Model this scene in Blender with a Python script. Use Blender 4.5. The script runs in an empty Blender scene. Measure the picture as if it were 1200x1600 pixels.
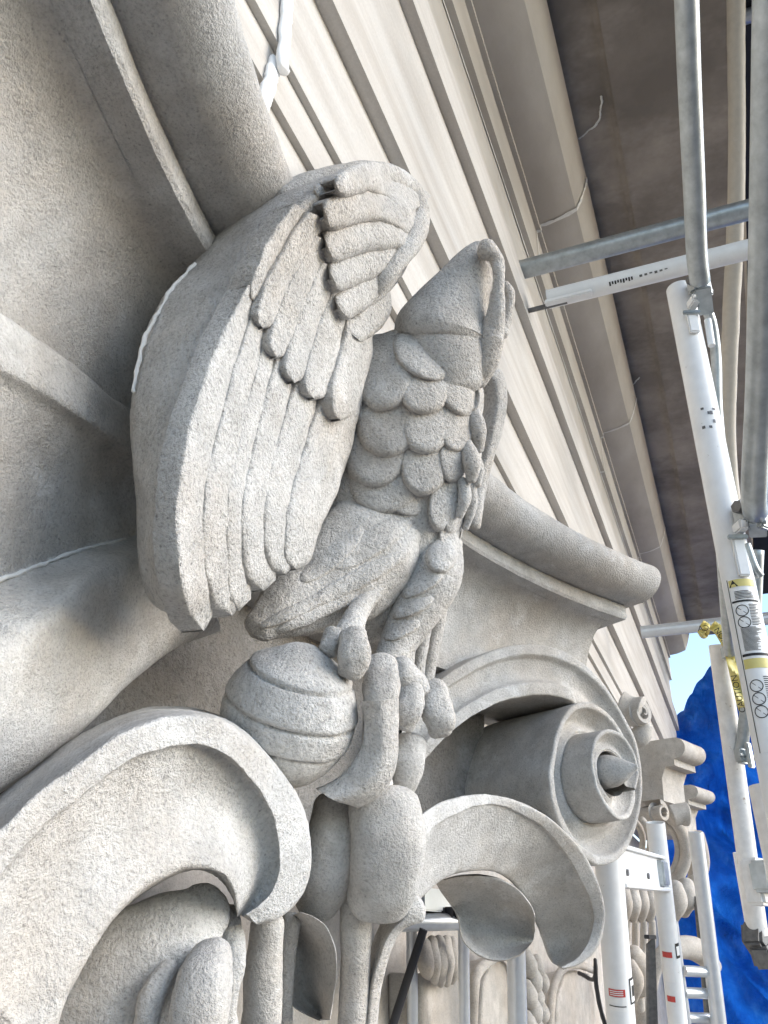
import bpy, bmesh, math, random
import numpy as np
from mathutils import Vector, Matrix, noise as mnoise
from mathutils.bvhtree import BVHTree

random.seed(7)
SC = bpy.context.scene
COL = SC.collection
F = 1294.0                                   # focal length for a 1200 x 1600 frame
# ------------------------------------------------------------------ axes: X along the facade, Y into it, Z up
AX = np.array([590., 695., 1294.]); AX /= np.linalg.norm(AX)
UP = np.array([50., -2400., 1294.]); UP -= AX * (UP @ AX); UP /= np.linalg.norm(UP)
OUT = np.cross(AX, UP)
ROT = np.array([AX, -OUT, UP])

# ------------------------------------------------------------------ camera, sky, sun, exposure
cam = bpy.data.cameras.new('camera'); co = bpy.data.objects.new('camera', cam); COL.objects.link(co)
m = Matrix.Identity(4)
rx, up, bk = ROT[:, 0], -ROT[:, 1], -ROT[:, 2]
for i in range(3):
    m[i][0], m[i][1], m[i][2] = rx[i], up[i], bk[i]
co.matrix_world = m
cam.sensor_fit = 'VERTICAL'; cam.sensor_height = 24.0; cam.lens = 24.0 * F / 1600.0
cam.clip_start = 0.02; cam.clip_end = 5000
SC.camera = co
SUN_EL, SUN_AZ = 26.0, 280.0                 # direction the light comes from: azimuth from +X towards +Y
w = bpy.data.worlds.new('World'); SC.world = w; w.use_nodes = True
nt = w.node_tree; bg = nt.nodes['Background']
sky = nt.nodes.new('ShaderNodeTexSky'); sky.sky_type = 'NISHITA'; sky.sun_disc = False
sky.sun_elevation = math.radians(SUN_EL); sky.sun_rotation = math.radians(90 - SUN_AZ)
sky.air_density = 1.0; sky.dust_density = 0.8; sky.ozone_density = 1.6
nt.links.new(sky.outputs[0], bg.inputs[0]); bg.inputs[1].default_value = 0.15
sl = bpy.data.lights.new('sun', 'SUN'); sl.energy = 1.05; sl.angle = math.radians(50); sl.color = (1.0, 0.985, 0.965)
so = bpy.data.objects.new('sun', sl); COL.objects.link(so)
sd = Vector((math.cos(math.radians(SUN_EL)) * math.cos(math.radians(SUN_AZ)),
             math.cos(math.radians(SUN_EL)) * math.sin(math.radians(SUN_AZ)), math.sin(math.radians(SUN_EL))))
so.rotation_euler = sd.to_track_quat('Z', 'Y').to_euler()
SC.view_settings.view_transform = 'Standard'; SC.view_settings.look = 'None'
SC.view_settings.exposure = 1.5; SC.view_settings.gamma = 1.0
SC.render.engine = 'CYCLES'

# ------------------------------------------------------------------ points
def ray(x, y):
    return ROT @ np.array([x - 600.0, y - 800.0, F]) / F
def PD(x, y, D): return ray(x, y) * D
def PY(x, y, Y):
    r = ray(x, y); return r * (Y / r[1])
def PX(x, y, X):
    r = ray(x, y); return r * (X / r[0])
def PZ(x, y, Z):
    r = ray(x, y); return r * (Z / r[2])
# the capital: its front face follows a shallow concave arc in plan
XC, Y0, RR = 0.62, 0.345, 1.40
def W(s, z, o=0.0):
    th = s / RR
    return np.array([XC + (RR - o) * math.sin(th), Y0 - RR + (RR - o) * math.cos(th), z])
def Q(x, y, o=0.0):
    r = ray(x, y); c = np.array([XC, Y0 - RR]); rr = RR - o
    A = r[0]**2 + r[1]**2; B = -(r[0]*c[0] + r[1]*c[1]); C = c @ c - rr*rr
    return r * ((-B + math.sqrt(max(B*B - A*C, 0))) / A)

def resample(P, n):
    P = np.asarray(P, float)
    d = np.r_[0, np.cumsum(np.linalg.norm(np.diff(P, axis=0), axis=1))]
    if d[-1] == 0: return np.repeat(P[:1], n, 0)
    t = np.linspace(0, d[-1], n)
    # catmull-rom through points with chord parameter
    m = np.zeros_like(P)
    for i in range(len(P)):
        a, b = max(i-1, 0), min(i+1, len(P)-1)
        m[i] = (P[b] - P[a]) / max(d[b] - d[a], 1e-9)
    k = np.clip(np.searchsorted(d, t, 'right') - 1, 0, len(P) - 2)
    h = (d[k+1] - d[k])[:, None]; u = ((t - d[k])[:, None]) / np.maximum(h, 1e-9)
    return ((2*u**3 - 3*u**2 + 1)*P[k] + (u**3 - 2*u**2 + u)*h*m[k] + (-2*u**3 + 3*u**2)*P[k+1] + (u**3 - u**2)*h*m[k+1])

# ------------------------------------------------------------------ mesh helpers
class G: pass
def wob(V, amp, sc, seed=0.0):
    if amp <= 0: return V
    V = np.array(V, float)
    off = Vector((seed*3.1, seed*1.7, seed*5.3))
    for i in range(len(V)):
        v = Vector(V[i])
        n = mnoise.noise_vector(v*sc + off)*amp + mnoise.noise_vector(v*sc*3.3 + off)*(amp*0.45)
        V[i] += n + mnoise.noise_vector(v*sc*9.0 + off)*(amp*0.22)
    return V
def obj(name, V, faces, mat, parent=None, smooth=True, angle=40, seed=None, amp=0, sc=25):
    V = np.asarray(V, float)
    if amp: V = wob(V, amp, sc, random.random()*10 if seed is None else seed)
    base = np.array(parent['_w']) if (parent is not None and '_w' in parent) else np.zeros(3)
    me = bpy.data.meshes.new(name)
    me.from_pydata([tuple(v - base) for v in V], [], [tuple(int(i) for i in f) for f in faces])
    me.validate(); me.update()
    bm = bmesh.new(); bm.from_mesh(me); bmesh.ops.recalc_face_normals(bm, faces=bm.faces); bm.to_mesh(me); bm.free()
    if smooth:
        me.shade_smooth()
        if angle < 180: me.set_sharp_from_angle(angle=math.radians(angle))
    me.materials.append(mat)
    o = bpy.data.objects.new(name, me); COL.objects.link(o)
    if parent is not None:
        o.parent = parent; o['_w'] = [float(x) for x in base]
    return o
def thing(name, label, cat, loc=(0, 0, 0), group=None):
    o = bpy.data.objects.new(name, None); COL.objects.link(o); o.location = loc
    o.empty_display_size = 0.05
    o['label'] = label; o['category'] = cat; o['_w'] = [float(x) for x in loc]
    if group: o['group'] = group
    return o
def gridf(N, M, cu=False, cv=False):
    fs = []
    for i in range(N if cu else N-1):
        i2 = (i+1) % N
        for j in range(M if cv else M-1):
            j2 = (j+1) % M
            fs.append((i*M+j, i*M+j2, i2*M+j2, i2*M+j))
    return fs
def rounded(S, r, closed, k=4):
    """S (N,K,3) sections -> sections with every corner rounded by radius r (scalar or list per corner)"""
    N, K, _ = S.shape
    rs = r if hasattr(r, '__len__') else [r]*K
    out = []
    for i in range(K):
        if not closed and i in (0, K-1):
            out.append(S[:, i]); continue
        p, a, b = S[:, i], S[:, (i-1) % K], S[:, (i+1) % K]
        la = np.linalg.norm(a-p, axis=1)[:, None]; lb = np.linalg.norm(b-p, axis=1)[:, None]
        if rs[i] <= 0: out.append(p); continue
        pa = p + (a-p)*np.minimum(0.48, rs[i]/np.maximum(la, 1e-9)); pb = p + (b-p)*np.minimum(0.48, rs[i]/np.maximum(lb, 1e-9))
        for t in np.linspace(0, 1, k+1):
            out.append((1-t)**2*pa + 2*t*(1-t)*p + t*t*pb)
    return np.stack(out, 1)
def dense(S, closed, step):
    """subdivide long spans across a section so that the wobble has vertices to move"""
    N, K, _ = S.shape; out = []
    for j in range(K if closed else K-1):
        a, b = S[:, j], S[:, (j+1) % K]
        L = np.linalg.norm(b-a, axis=1).max(); n = max(1, min(24, int(L/step)))
        for q in range(n): out.append(a + (b-a)*q/n)
    if not closed: out.append(S[:, -1])
    return np.stack(out, 1)
def loft(name, curves, mat, parent=None, n=48, r=0.006, closed=True, amp=0.0012, sc=30, caps=True, step=0.007, angle=50, seed=None):
    C = np.stack([resample(c, n) for c in curves], 1)
    S = dense(rounded(C, r, closed), closed, step)
    N, K, _ = S.shape
    fs = gridf(N, K, False, closed)
    if closed and caps:
        fs.append(tuple(range(K))[::-1]); fs.append(tuple((N-1)*K+j for j in range(K)))
    return obj(name, S.reshape(-1, 3), fs, mat, parent, amp=amp, sc=sc, angle=angle, seed=seed)
def limb(name, path, mat, parent=None, n=36, mseg=28, amp=0.001, sc=40, cap=0.8, sq=1.0, sqdir=(0, 1, 0), raw=False, se=2.0):
    """path of (px, py, D, radius_px): a round tapering body"""
    if raw: P = np.array([list(p[:3]) + [p[3]] for p in path], float)
    else: P = np.array([list(PD(p[0], p[1], p[2])) + [p[3]*p[2]/F] for p in path])
    R = resample(P, n); C, rad = R[:, :3], np.maximum(R[:, 3], 0.0008)
    T = np.gradient(C, axis=0); T /= np.linalg.norm(T, axis=1)[:, None]
    st = []
    k = 6
    for q in range(k):
        a = math.pi/2*(1-q/k); st.append((C[0] - T[0]*rad[0]*cap*math.sin(a), T[0], max(rad[0]*math.cos(a), 0.0003)))
    for i in range(n): st.append((C[i], T[i], rad[i]))
    for q in range(1, k+1):
        a = math.pi/2*q/k; st.append((C[-1] + T[-1]*rad[-1]*cap*math.sin(a), T[-1], max(rad[-1]*math.cos(a), 0.0003)))
    ref = np.array([0.31, -0.8, 0.17]); sqd = np.array(sqdir, float); sqd /= np.linalg.norm(sqd)
    V = []
    for c, t, rr in st:
        u = np.cross(t, ref); u /= np.linalg.norm(u); v = np.cross(t, u)
        for j in range(mseg):
            a = 2*math.pi*j/mseg
            d = (u*math.cos(a) + v*math.sin(a))*rr/((abs(math.cos(a))**se + abs(math.sin(a))**se)**(1/se))
            d = d + sqd*(d @ sqd)*(sq-1)
            V.append(c + d)
    N = len(st); fs = gridf(N, mseg, False, True)
    fs.append(tuple(range(mseg))[::-1]); fs.append(tuple((N-1)*mseg+j for j in range(mseg)))
    return obj(name, V, fs, mat, parent, amp=amp, sc=sc, angle=180)
def tube(name, a, b, r, mat, parent=None, seg=20, hollow=False):
    a, b = np.array(a, float), np.array(b, float); t = b-a; L = np.linalg.norm(t); t /= L
    u = np.cross(t, [0.3, 0.5, 0.81]); u /= np.linalg.norm(u); v = np.cross(t, u)
    V = []; rings = [(0.0, r)] + [(L*i/6, r) for i in range(1, 6)] + [(L, r)]
    if hollow: rings = [(0.02, r*0.84)] + [(0.0, r*0.86)] + rings + [(L, r*0.86), (L-0.02, r*0.84)]
    for z, q in rings:
        for j in range(seg):
            an = 2*math.pi*j/seg; V.append(a + t*z + (u*math.cos(an) + v*math.sin(an))*q)
    N = len(rings); fs = gridf(N, seg, False, True)
    fs.append(tuple(range(seg))[::-1]); fs.append(tuple((N-1)*seg+j for j in range(seg)))
    return obj(name, V, fs, mat, parent, angle=35)
def box(name, c, ax, half, mat, parent=None, bev=0.002, amp=0):
    """box with centre c, axes rows ax (3x3) and half sizes, bevelled edges"""
    bm = bmesh.new(); bmesh.ops.create_cube(bm, size=2)
    for v in bm.verts: v.co = Vector((v.co.x*half[0], v.co.y*half[1], v.co.z*half[2]))
    if bev: bmesh.ops.bevel(bm, geom=list(bm.edges), offset=min(bev, min(half)*0.45), segments=2, affect='EDGES')
    A = np.array(ax, float); V = [np.array(c) + A.T @ np.array(v.co) for v in bm.verts]
    bm.verts.index_update(); fs = [[v.index for v in f.verts] for f in bm.faces]; bm.free()
    return obj(name, V, fs, mat, parent, amp=amp)
I3 = np.eye(3)
def extrude(name, prof, x0, x1, mat, parent=None, nx=24, amp=0.0, sc=6, angle=30):
    """profile of (Y, Z) swept along X; closed"""
    xs = np.linspace(x0, x1, nx); K = len(prof)
    V = [(x, p[0], p[1]) for x in xs for p in prof]
    fs = gridf(nx, K, False, True); fs.append(tuple(range(K))[::-1]); fs.append(tuple((nx-1)*K+j for j in range(K)))
    return obj(name, V, fs, mat, parent, amp=amp, sc=sc, angle=angle)

# ------------------------------------------------------------------ materials
def nodes(name):
    mt = bpy.data.materials.new(name); mt.use_nodes = True
    t = mt.node_tree; b = t.nodes['Principled BSDF']
    g = t.nodes.new('ShaderNodeNewGeometry')
    return mt, t, b, g.outputs['Position']
def tex(t, pos, kind, scale, detail=4, rough=0.6, stretch=None):
    src = pos
    if stretch:
        mp = t.nodes.new('ShaderNodeMapping'); mp.inputs['Scale'].default_value = stretch
        t.links.new(pos, mp.inputs['Vector']); src = mp.outputs[0]
    if kind == 'noise':
        n = t.nodes.new('ShaderNodeTexNoise'); n.inputs['Scale'].default_value = scale
        n.inputs['Detail'].default_value = detail; n.inputs['Roughness'].default_value = rough
    else:
        n = t.nodes.new('ShaderNodeTexVoronoi'); n.inputs['Scale'].default_value = scale
    t.links.new(src, n.inputs['Vector']); return n.outputs[0]
def ramp(t, src, stops):
    r = t.nodes.new('ShaderNodeValToRGB'); e = r.color_ramp.elements
    while len(e) < len(stops): e.new(0.5)
    for k, (p, c) in enumerate(stops):
        e[k].position = p; e[k].color = (c[0], c[1], c[2], 1) if hasattr(c, '__len__') else (c, c, c, 1)
    t.links.new(src, r.inputs[0]); return r.outputs[0]
def mix(t, fac, a, b, mode='MIX'):
    n = t.nodes.new('ShaderNodeMix'); n.data_type = 'RGBA'; n.blend_type = mode
    for s, v in ((n.inputs['Factor'], fac), (n.inputs['A'], a), (n.inputs['B'], b)):
        if hasattr(v, 'links'): t.links.new(v, s)
        elif hasattr(v, '__len__'): s.default_value = (v[0], v[1], v[2], 1)
        else: s.default_value = v
    return n.outputs['Result']
def bump(t, b, src, strength, dist, prev=None):
    n = t.nodes.new('ShaderNodeBump'); n.inputs['Strength'].default_value = strength; n.inputs['Distance'].default_value = dist
    t.links.new(src, n.inputs['Height'])
    if prev is not None: t.links.new(prev, n.inputs['Normal'])
    t.links.new(n.outputs[0], b.inputs['Normal']); return n.outputs[0]
def stone(name, base, grain=330, gstr=0.8, speck=0.16, stain=(0.50, 0.44, 0.38), stain_amt=0.45, coarse=0.5):
    mt, t, b, pos = nodes(name)
    big = ramp(t, tex(t, pos, 'noise', 5.5, 5, 0.62), [(0.40, 0), (0.62, 1)])
    c = mix(t, big, base, tuple(base[i]*(1-stain_amt) + base[i]*stain[i]*1.75*stain_amt for i in range(3)))
    mid = ramp(t, tex(t, pos, 'noise', 38, 4, 0.65), [(0.32, 0.84), (0.7, 1.08)])
    c = mix(t, 1.0, c, mid, 'MULTIPLY')
    lime = ramp(t, tex(t, pos, 'noise', 13, 6, 0.75), [(0.55, 0), (0.66, 0.65)])
    c = mix(t, lime, c, (base[0]*1.22, base[1]*1.22, base[2]*1.22))
    soot = ramp(t, tex(t, pos, 'noise', 21, 6, 0.8), [(0.30, 0.6), (0.43, 0)])
    c = mix(t, soot, c, (base[0]*.62, base[1]*.60, base[2]*.57))
    gr = tex(t, pos, 'noise', grain, 3, 0.75)
    c = mix(t, 1.0, c, ramp(t, gr, [(0.30, 1-speck*2.4), (0.5, 1.0), (0.72, 1+speck*0.7)]), 'MULTIPLY')
    pit = tex(t, pos, 'voronoi', grain*0.30)
    pr_ = ramp(t, pit, [(0.04, 0), (0.16, 1.0)])
    c = mix(t, 1.0, c, ramp(t, pit, [(0.04, 1-speck*3.2), (0.14, 1.0)]), 'MULTIPLY')
    t.links.new(c, b.inputs['Base Color']); b.inputs['Roughness'].default_value = 0.93
    b.inputs['Specular IOR Level'].default_value = 0.2
    p = bump(t, b, tex(t, pos, 'noise', 75, 4, 0.7), 0.5*coarse, 0.004)
    bump(t, b, gr, gstr, 0.0030, p)
    return mt
def plain(name, col, rough=0.5, metal=0.0, nscale=60, namt=0.12, bstr=0.0, spec=0.5, dirt=None):
    mt, t, b, pos = nodes(name)
    n = ramp(t, tex(t, pos, 'noise', nscale, 4, 0.6), [(0.3, 1-namt), (0.7, 1+namt*0.6)])
    c = mix(t, 1.0, col, n, 'MULTIPLY')
    if dirt:
        d = ramp(t, tex(t, pos, 'noise', dirt[1], 5, 0.72), [(dirt[2], 0), (dirt[2]+0.05, 1)])
        c = mix(t, d, c, dirt[0])
    t.links.new(c, b.inputs['Base Color']); b.inputs['Roughness'].default_value = rough; b.inputs['Metallic'].default_value = metal
    b.inputs['Specular IOR Level'].default_value = spec
    if bstr: bump(t, b, tex(t, pos, 'noise', nscale*2, 4, 0.6), bstr, 0.002)
    return mt
M = G()
M.eagle = stone('eagle limestone', (0.57, 0.56, 0.54), 340, 1.0, 0.15, coarse=1.3, stain_amt=.5)
M.cap = stone('capital limestone', (0.59, 0.582, 0.562), 400, 0.9, 0.12, coarse=0.9, stain_amt=.5)
M.capfine = stone('abacus limestone', (0.57, 0.56, 0.54), 400, 1.0, 0.12, coarse=0.9, stain_amt=.5)
M.rough = stone('shade-darkened rough tooled limestone', (0.28, 0.272, 0.26), 260, 1.0, 0.14, coarse=2.2)  # base tone lowered to paint in the shade of the recess
M.far = stone('far limestone', (0.50, 0.475, 0.44), 300, 0.3, 0.08, coarse=0.5)
M.mortar = plain('white sealant', (0.83, 0.83, 0.82), 0.6, nscale=120, namt=0.05, bstr=0.2)
M.grout = plain('pale mortar', (0.74, 0.73, 0.70), 0.85, nscale=200, namt=0.1)
M.white = plain('white scaffold paint', (0.78, 0.79, 0.79), 0.38, nscale=40, namt=0.06, dirt=((0.33, 0.31, 0.28), 55, 0.68))
M.galv = plain('galvanised steel', (0.42, 0.45, 0.46), 0.42, 0.75, nscale=45, namt=0.25, bstr=0.05)
M.alu = plain('aluminium tube', (0.66, 0.69, 0.72), 0.36, 0.55, nscale=50, namt=0.08)
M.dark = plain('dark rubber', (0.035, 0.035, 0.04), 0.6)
M.steel = plain('dark steel', (0.16, 0.16, 0.16), 0.5, 0.6, nscale=90, namt=0.3)
M.rust = plain('chipped painted steel', (0.72, 0.71, 0.69), 0.5, nscale=60, dirt=((0.24, 0.17, 0.12), 38, 0.64))
M.red = plain('red label print', (0.55, 0.06, 0.05), 0.5)
M.paper = plain('white label', (0.82, 0.82, 0.81), 0.5, namt=0.03)
M.ink = plain('black ink', (0.02, 0.02, 0.02), 0.6)
M.yellow = plain('yellow tape', (0.66, 0.57, 0.20), 0.45, namt=0.06)
M.pipe = plain('beige pipe', (0.50, 0.46, 0.40), 0.55, namt=0.08)
# architrave: pale stone with faint streaks along the bed
mt, t, b, pos = nodes('architrave limestone')
st = ramp(t, tex(t, pos, 'noise', 9, 5, 0.6, (0.25, 2.5, 2.5)), [(0.35, 0), (0.7, 1)])
c = mix(t, st, (0.58, 0.555, 0.52), (0.45, 0.415, 0.375))
c = mix(t, 1.0, c, ramp(t, tex(t, pos, 'noise', 300, 3, 0.6), [(0.3, 0.93), (0.7, 1.04)]), 'MULTIPLY')
t.links.new(c, b.inputs['Base Color']); b.inputs['Roughness'].default_value = 0.9; b.inputs['Specular IOR Level'].default_value = 0.2
bump(t, b, tex(t, pos, 'noise', 120, 4, 0.7), 0.25, 0.002); M.arch = mt
# bed mould and soffit: soot and damp stains on stone
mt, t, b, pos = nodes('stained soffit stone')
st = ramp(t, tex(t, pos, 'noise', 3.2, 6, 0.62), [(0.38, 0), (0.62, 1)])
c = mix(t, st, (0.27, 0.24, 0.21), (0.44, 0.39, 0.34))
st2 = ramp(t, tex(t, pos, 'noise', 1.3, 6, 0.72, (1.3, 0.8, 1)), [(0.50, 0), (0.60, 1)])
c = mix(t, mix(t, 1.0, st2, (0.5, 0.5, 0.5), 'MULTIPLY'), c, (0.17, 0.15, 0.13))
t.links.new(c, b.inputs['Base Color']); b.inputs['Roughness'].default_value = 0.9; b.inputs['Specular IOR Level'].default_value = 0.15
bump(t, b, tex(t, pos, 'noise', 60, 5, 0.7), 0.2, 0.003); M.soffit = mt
mt, t, b, pos = nodes('bed mould stone')
st = ramp(t, tex(t, pos, 'noise', 4, 6, 0.62, (0.5, 1, 1)), [(0.36, 0), (0.66, 1)])
c = mix(t, st, (0.44, 0.405, 0.365), (0.56, 0.53, 0.49))
t.links.new(c, b.inputs['Base Color']); b.inputs['Roughness'].default_value = 0.9; b.inputs['Specular IOR Level'].default_value = 0.15
bump(t, b, tex(t, pos, 'noise', 90, 5, 0.7), 0.2, 0.002); M.bed = mt
# tarp
mt, t, b, pos = nodes('blue tarpaulin')
n = ramp(t, tex(t, pos, 'noise', 7, 6, 0.65), [(0.3, (0.008, 0.09, 0.46)), (0.55, (0.014, 0.16, 0.66)), (0.8, (0.06, 0.28, 0.80))])
t.links.new(n, b.inputs['Base Color']); b.inputs['Roughness'].default_value = 0.26
tr = t.nodes.new('ShaderNodeBsdfTranslucent'); t.links.new(n, tr.inputs['Color'])
mx = t.nodes.new('ShaderNodeMixShader'); mx.inputs[0].default_value = 0.4
t.links.new(b.outputs[0], mx.inputs[1]); t.links.new(tr.outputs[0], mx.inputs[2])
t.links.new(mx.outputs[0], t.nodes['Material Output'].inputs['Surface'])
p0 = bump(t, b, tex(t, pos, 'voronoi', 4.5), 0.55, 0.10)
p = bump(t, b, tex(t, pos, 'noise', 9, 6, 0.7), 0.9, 0.05, p0); bump(t, b, tex(t, pos, 'noise', 34, 5, 0.65), 0.6, 0.012, p); M.tarp = mt
# timber
mt, t, b, pos = nodes('scaffold timber')
n = ramp(t, tex(t, pos, 'noise', 14, 5, 0.7, (0.5, 6, 6)), [(0.3, (0.20, 0.09, 0.035)), (0.7, (0.42, 0.22, 0.10))])
t.links.new(n, b.inputs['Base Color']); b.inputs['Roughness'].default_value = 0.8; M.wood = mt
M.deck = plain('timber bounce boards', (0.28, 0.262, 0.24), 0.85, nscale=6, namt=0.2)
# ground
M.ground = plain('street asphalt', (0.06, 0.06, 0.06), 0.9, nscale=2, namt=0.2)

# ------------------------------------------------------------------ setting: ground far below, facade wall
g = obj('ground', [(-900, -900, -11), (900, -900, -11), (900, 900, -11), (-900, 900, -11)], [(0, 1, 2, 3)], M.ground, smooth=False)
g['kind'] = 'structure'

# ------------------------------------------------------------------ entablature over the capitals
ent = thing('entablature', 'long pale stone entablature with stepped bands above the carved capital', 'cornice', (3.0, 0.6, 0.69))
XA, XB = -1.2, 6.3
def bandobj(name, pts, mat, back, amp=0.0006, x1=5.4):
    prof = list(pts) + [(back, pts[-1][1]), (back, pts[0][1])]
    return extrude(name, prof, XA, x1, mat, ent, nx=40, amp=amp, sc=4)
def t_at(tan, Y): return tan*Y
e0 = 0.298; z0 = 0.695
bandobj('fascia', [(e0, 0.594), (e0, z0)], M.arch, 0.55)
e1 = 0.290; z1 = 2.585*e1
bandobj('fascia', [(e1, z0+.0005), (e1, z1)], M.arch, 0.55)
e2 = z1/2.66; z2 = 3.22*e2
bandobj('fascia', [(e2, z1+.0005), (e2, z2)], M.arch, 0.55)
e3 = z2/3.45; z3 = 4.62*e3
cy = [(e3, z2+.0005), (e3, z2+0.06)]
for k in range(9):
    u = k/8; cy.append((e3 + 0.010*math.sin(math.pi*u), z2+0.06 + (z3-z2-0.08)*u))
cy += [(e3, z3)]
bandobj('fascia', cy, M.arch, 0.55)
e4 = z3/4.98; z4 = 5.42*e4
bandobj('fillet', [(e4, z3+.0005), (e4, z4)], M.arch, 0.55)
# bed mould
f0 = 0.300
pr = [(f0, z4+.0005), (f0, 5.95*f0)]
z5 = 5.95*f0; f1 = z5/6.35
pr += [(f1, z5), (f1, 6.95*f1)]
z6 = 6.95*f1; f2 = z6/7.3
pr += [(f2, z6), (f2, z6+0.02)]
a0 = (f2, z6+0.02); a1 = (0.155, 2.00); a2 = (0.112, 2.115)
for k in range(1, 9):
    u = k/8; pr.append((a0[0] + (a1[0]-a0[0])*u, a0[1] + (a1[1]-a0[1])*(u - 0.22*math.sin(math.pi*u))))
for k in range(1, 9):
    u = k/8; pr.append((a1[0] + (a2[0]-a1[0])*u, a1[1] + (a2[1]-a1[1])*(u + 0.0*math.sin(math.pi*u)) - 0.010*math.sin(math.pi*u)))
bandobj('bed_mould', pr, M.bed, 0.55, amp=0.001, x1=XB)
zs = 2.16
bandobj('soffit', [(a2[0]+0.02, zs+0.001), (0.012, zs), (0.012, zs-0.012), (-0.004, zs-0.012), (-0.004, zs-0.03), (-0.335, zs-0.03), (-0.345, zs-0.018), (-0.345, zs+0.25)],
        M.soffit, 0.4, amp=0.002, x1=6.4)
# joints across the bed mould
def joint(x, skew=0.0):
    path = [np.array([x + skew*i/len(pr), p[0]-0.0025, p[1]-0.0025]) for i, p in enumerate(pr[1:])]
    V = []; fs = []
    for i, p in enumerate(path):
        wd = 0.0045 + 0.004*random.random()
        V += [p + np.array([-wd, 0, 0]), p + np.array([wd, 0, 0])]
        if i: fs.append((2*i-2, 2*i-1, 2*i+1, 2*i))
    o = obj('mortar_joint', V, fs, M.grout, ent, smooth=False, amp=0.002, sc=60); return o
for x in (1.87, 3.1, 4.4): joint(x)
V = []; fs = []
for i, x in enumerate(np.linspace(XA, XB, 160)):
    wd = 0.006 + 0.004*random.random(); V += [(x, f0-0.003, z5-wd*1.6), (x, f0-0.003, z5)]
    if i: fs.append((2*i-2, 2*i-1, 2*i+1, 2*i))
obj('mortar_joint', V, fs, M.grout, ent, smooth=False)
for pts in (((905, 216), (918, 206), (932, 194), (939, 172), (940, 150)), ((975, 612), (988, 602), (999, 590))):
    limb('mortar_joint', [list(PZ(x, y, zs-.0135 if x < 945 or y > 500 else zs-.031)) + [.003] for x, y in pts], M.grout, ent, raw=True, n=40, mseg=8, amp=.003, sc=60, sq=.6, sqdir=(0, 0, 1))
# fresh white sealant in the vertical joint above the shell
for A, B_, n in (((452, -30), (441, 108), 9), ((431, 100), (411, 165), 7)):
    path = [(A[0] + (B_[0]-A[0])*i/(n-1) + random.uniform(-1.5, 1.5), A[1] + (B_[1]-A[1])*i/(n-1)) for i in range(n)]
    YY = e2 - 0.003 if A[1] < 0 else e1 - 0.003
    pp = [list(PY(x, y, YY)) + [0.0082 + 0.0015*random.random()] for x, y in path]
    limb('sealant_bead', pp, M.mortar, ent, n=30, mseg=10, raw=True, sq=0.5, amp=0.0012, sc=120, cap=0.4)
# small pale repair at the first step
pp = [list(PY(x, y, e0-0.002)) + [0.003] for x, y in ((398, 155), (404, 168), (410, 180))]
limb('sealant_bead', pp, M.mortar, ent, n=12, mseg=10, raw=True, amp=0.001, sc=120)

# wall behind the capitals
wl = extrude('facade_wall', [(0.56, -4), (0.56, 0.59), (0.75, 0.59), (0.75, -4)], -2.5, 9.0, M.far, None, nx=40, amp=0.001)
wl['label'] = 'plain stone facade wall behind the capitals and scaffold frames'; wl['category'] = 'wall'

# ------------------------------------------------------------------ the big capital
cap = thing('column_capital', 'large carved limestone capital with corner volute, nearest the camera', 'capital', (XC, 0.5, -0.6))
def sweep(name, prof, s0, s1, mat, n=90, amp=0.0008, sc=25, closed=True, angle=35, cut=None):
    ss = np.linspace(s0, s1, n); K = len(prof)
    V = [W(s, p[1], p[0]) for s in ss for p in prof]
    fs = gridf(n, K, False, closed)
    if closed: fs.append(tuple(range(K))[::-1]); fs.append(tuple((n-1)*K+j for j in range(K)))
    return obj(name, V, fs, mat, cap, amp=amp, sc=sc, angle=angle)
SE = 0.80
roll = [(-0.2, 0.592), (0.028, 0.592)]
for k in range(1, 17):
    a = math.radians(90 - 190*k/16); roll.append((0.028 + 0.045*math.cos(a), 0.559 + 0.0335*math.sin(a)))
roll += [(0.0, 0.526), (-0.2, 0.526)]
sweep('abacus_roll', roll, -0.72, SE+0.015, M.capfine)
sweep('abacus_fillet', [(-0.2, 0.5255), (0.003, 0.5255), (0.005, 0.522), (0.005, 0.504), (0.002, 0.5), (-0.2, 0.5)], -0.72, SE, M.capfine)
cav = [(-0.2, 0.4995), (-0.022, 0.4995)]
for k in range(1, 13):
    u = k/12; cav.append((-0.022 - 0.062*math.sin(u*math.pi/2), 0.4995 - 0.135*(1-math.cos(u*math.pi/2))))
cav += [(-0.086, 0.355), (-0.25, 0.355)]
sweep('abacus_cavetto', cav, -0.72, SE-0.02, M.capfine)
# bell of the capital behind everything
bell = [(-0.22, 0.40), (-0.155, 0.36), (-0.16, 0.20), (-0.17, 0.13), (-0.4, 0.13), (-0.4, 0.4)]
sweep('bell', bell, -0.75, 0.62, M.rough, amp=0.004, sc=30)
sweep('bell', [(-0.171, 0.1295), (-0.19, -0.2), (-0.20, -1.2), (-0.4, -1.2), (-0.4, 0.1295)], -0.75, 0.02, M.rough, amp=0.004, sc=30)

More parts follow.
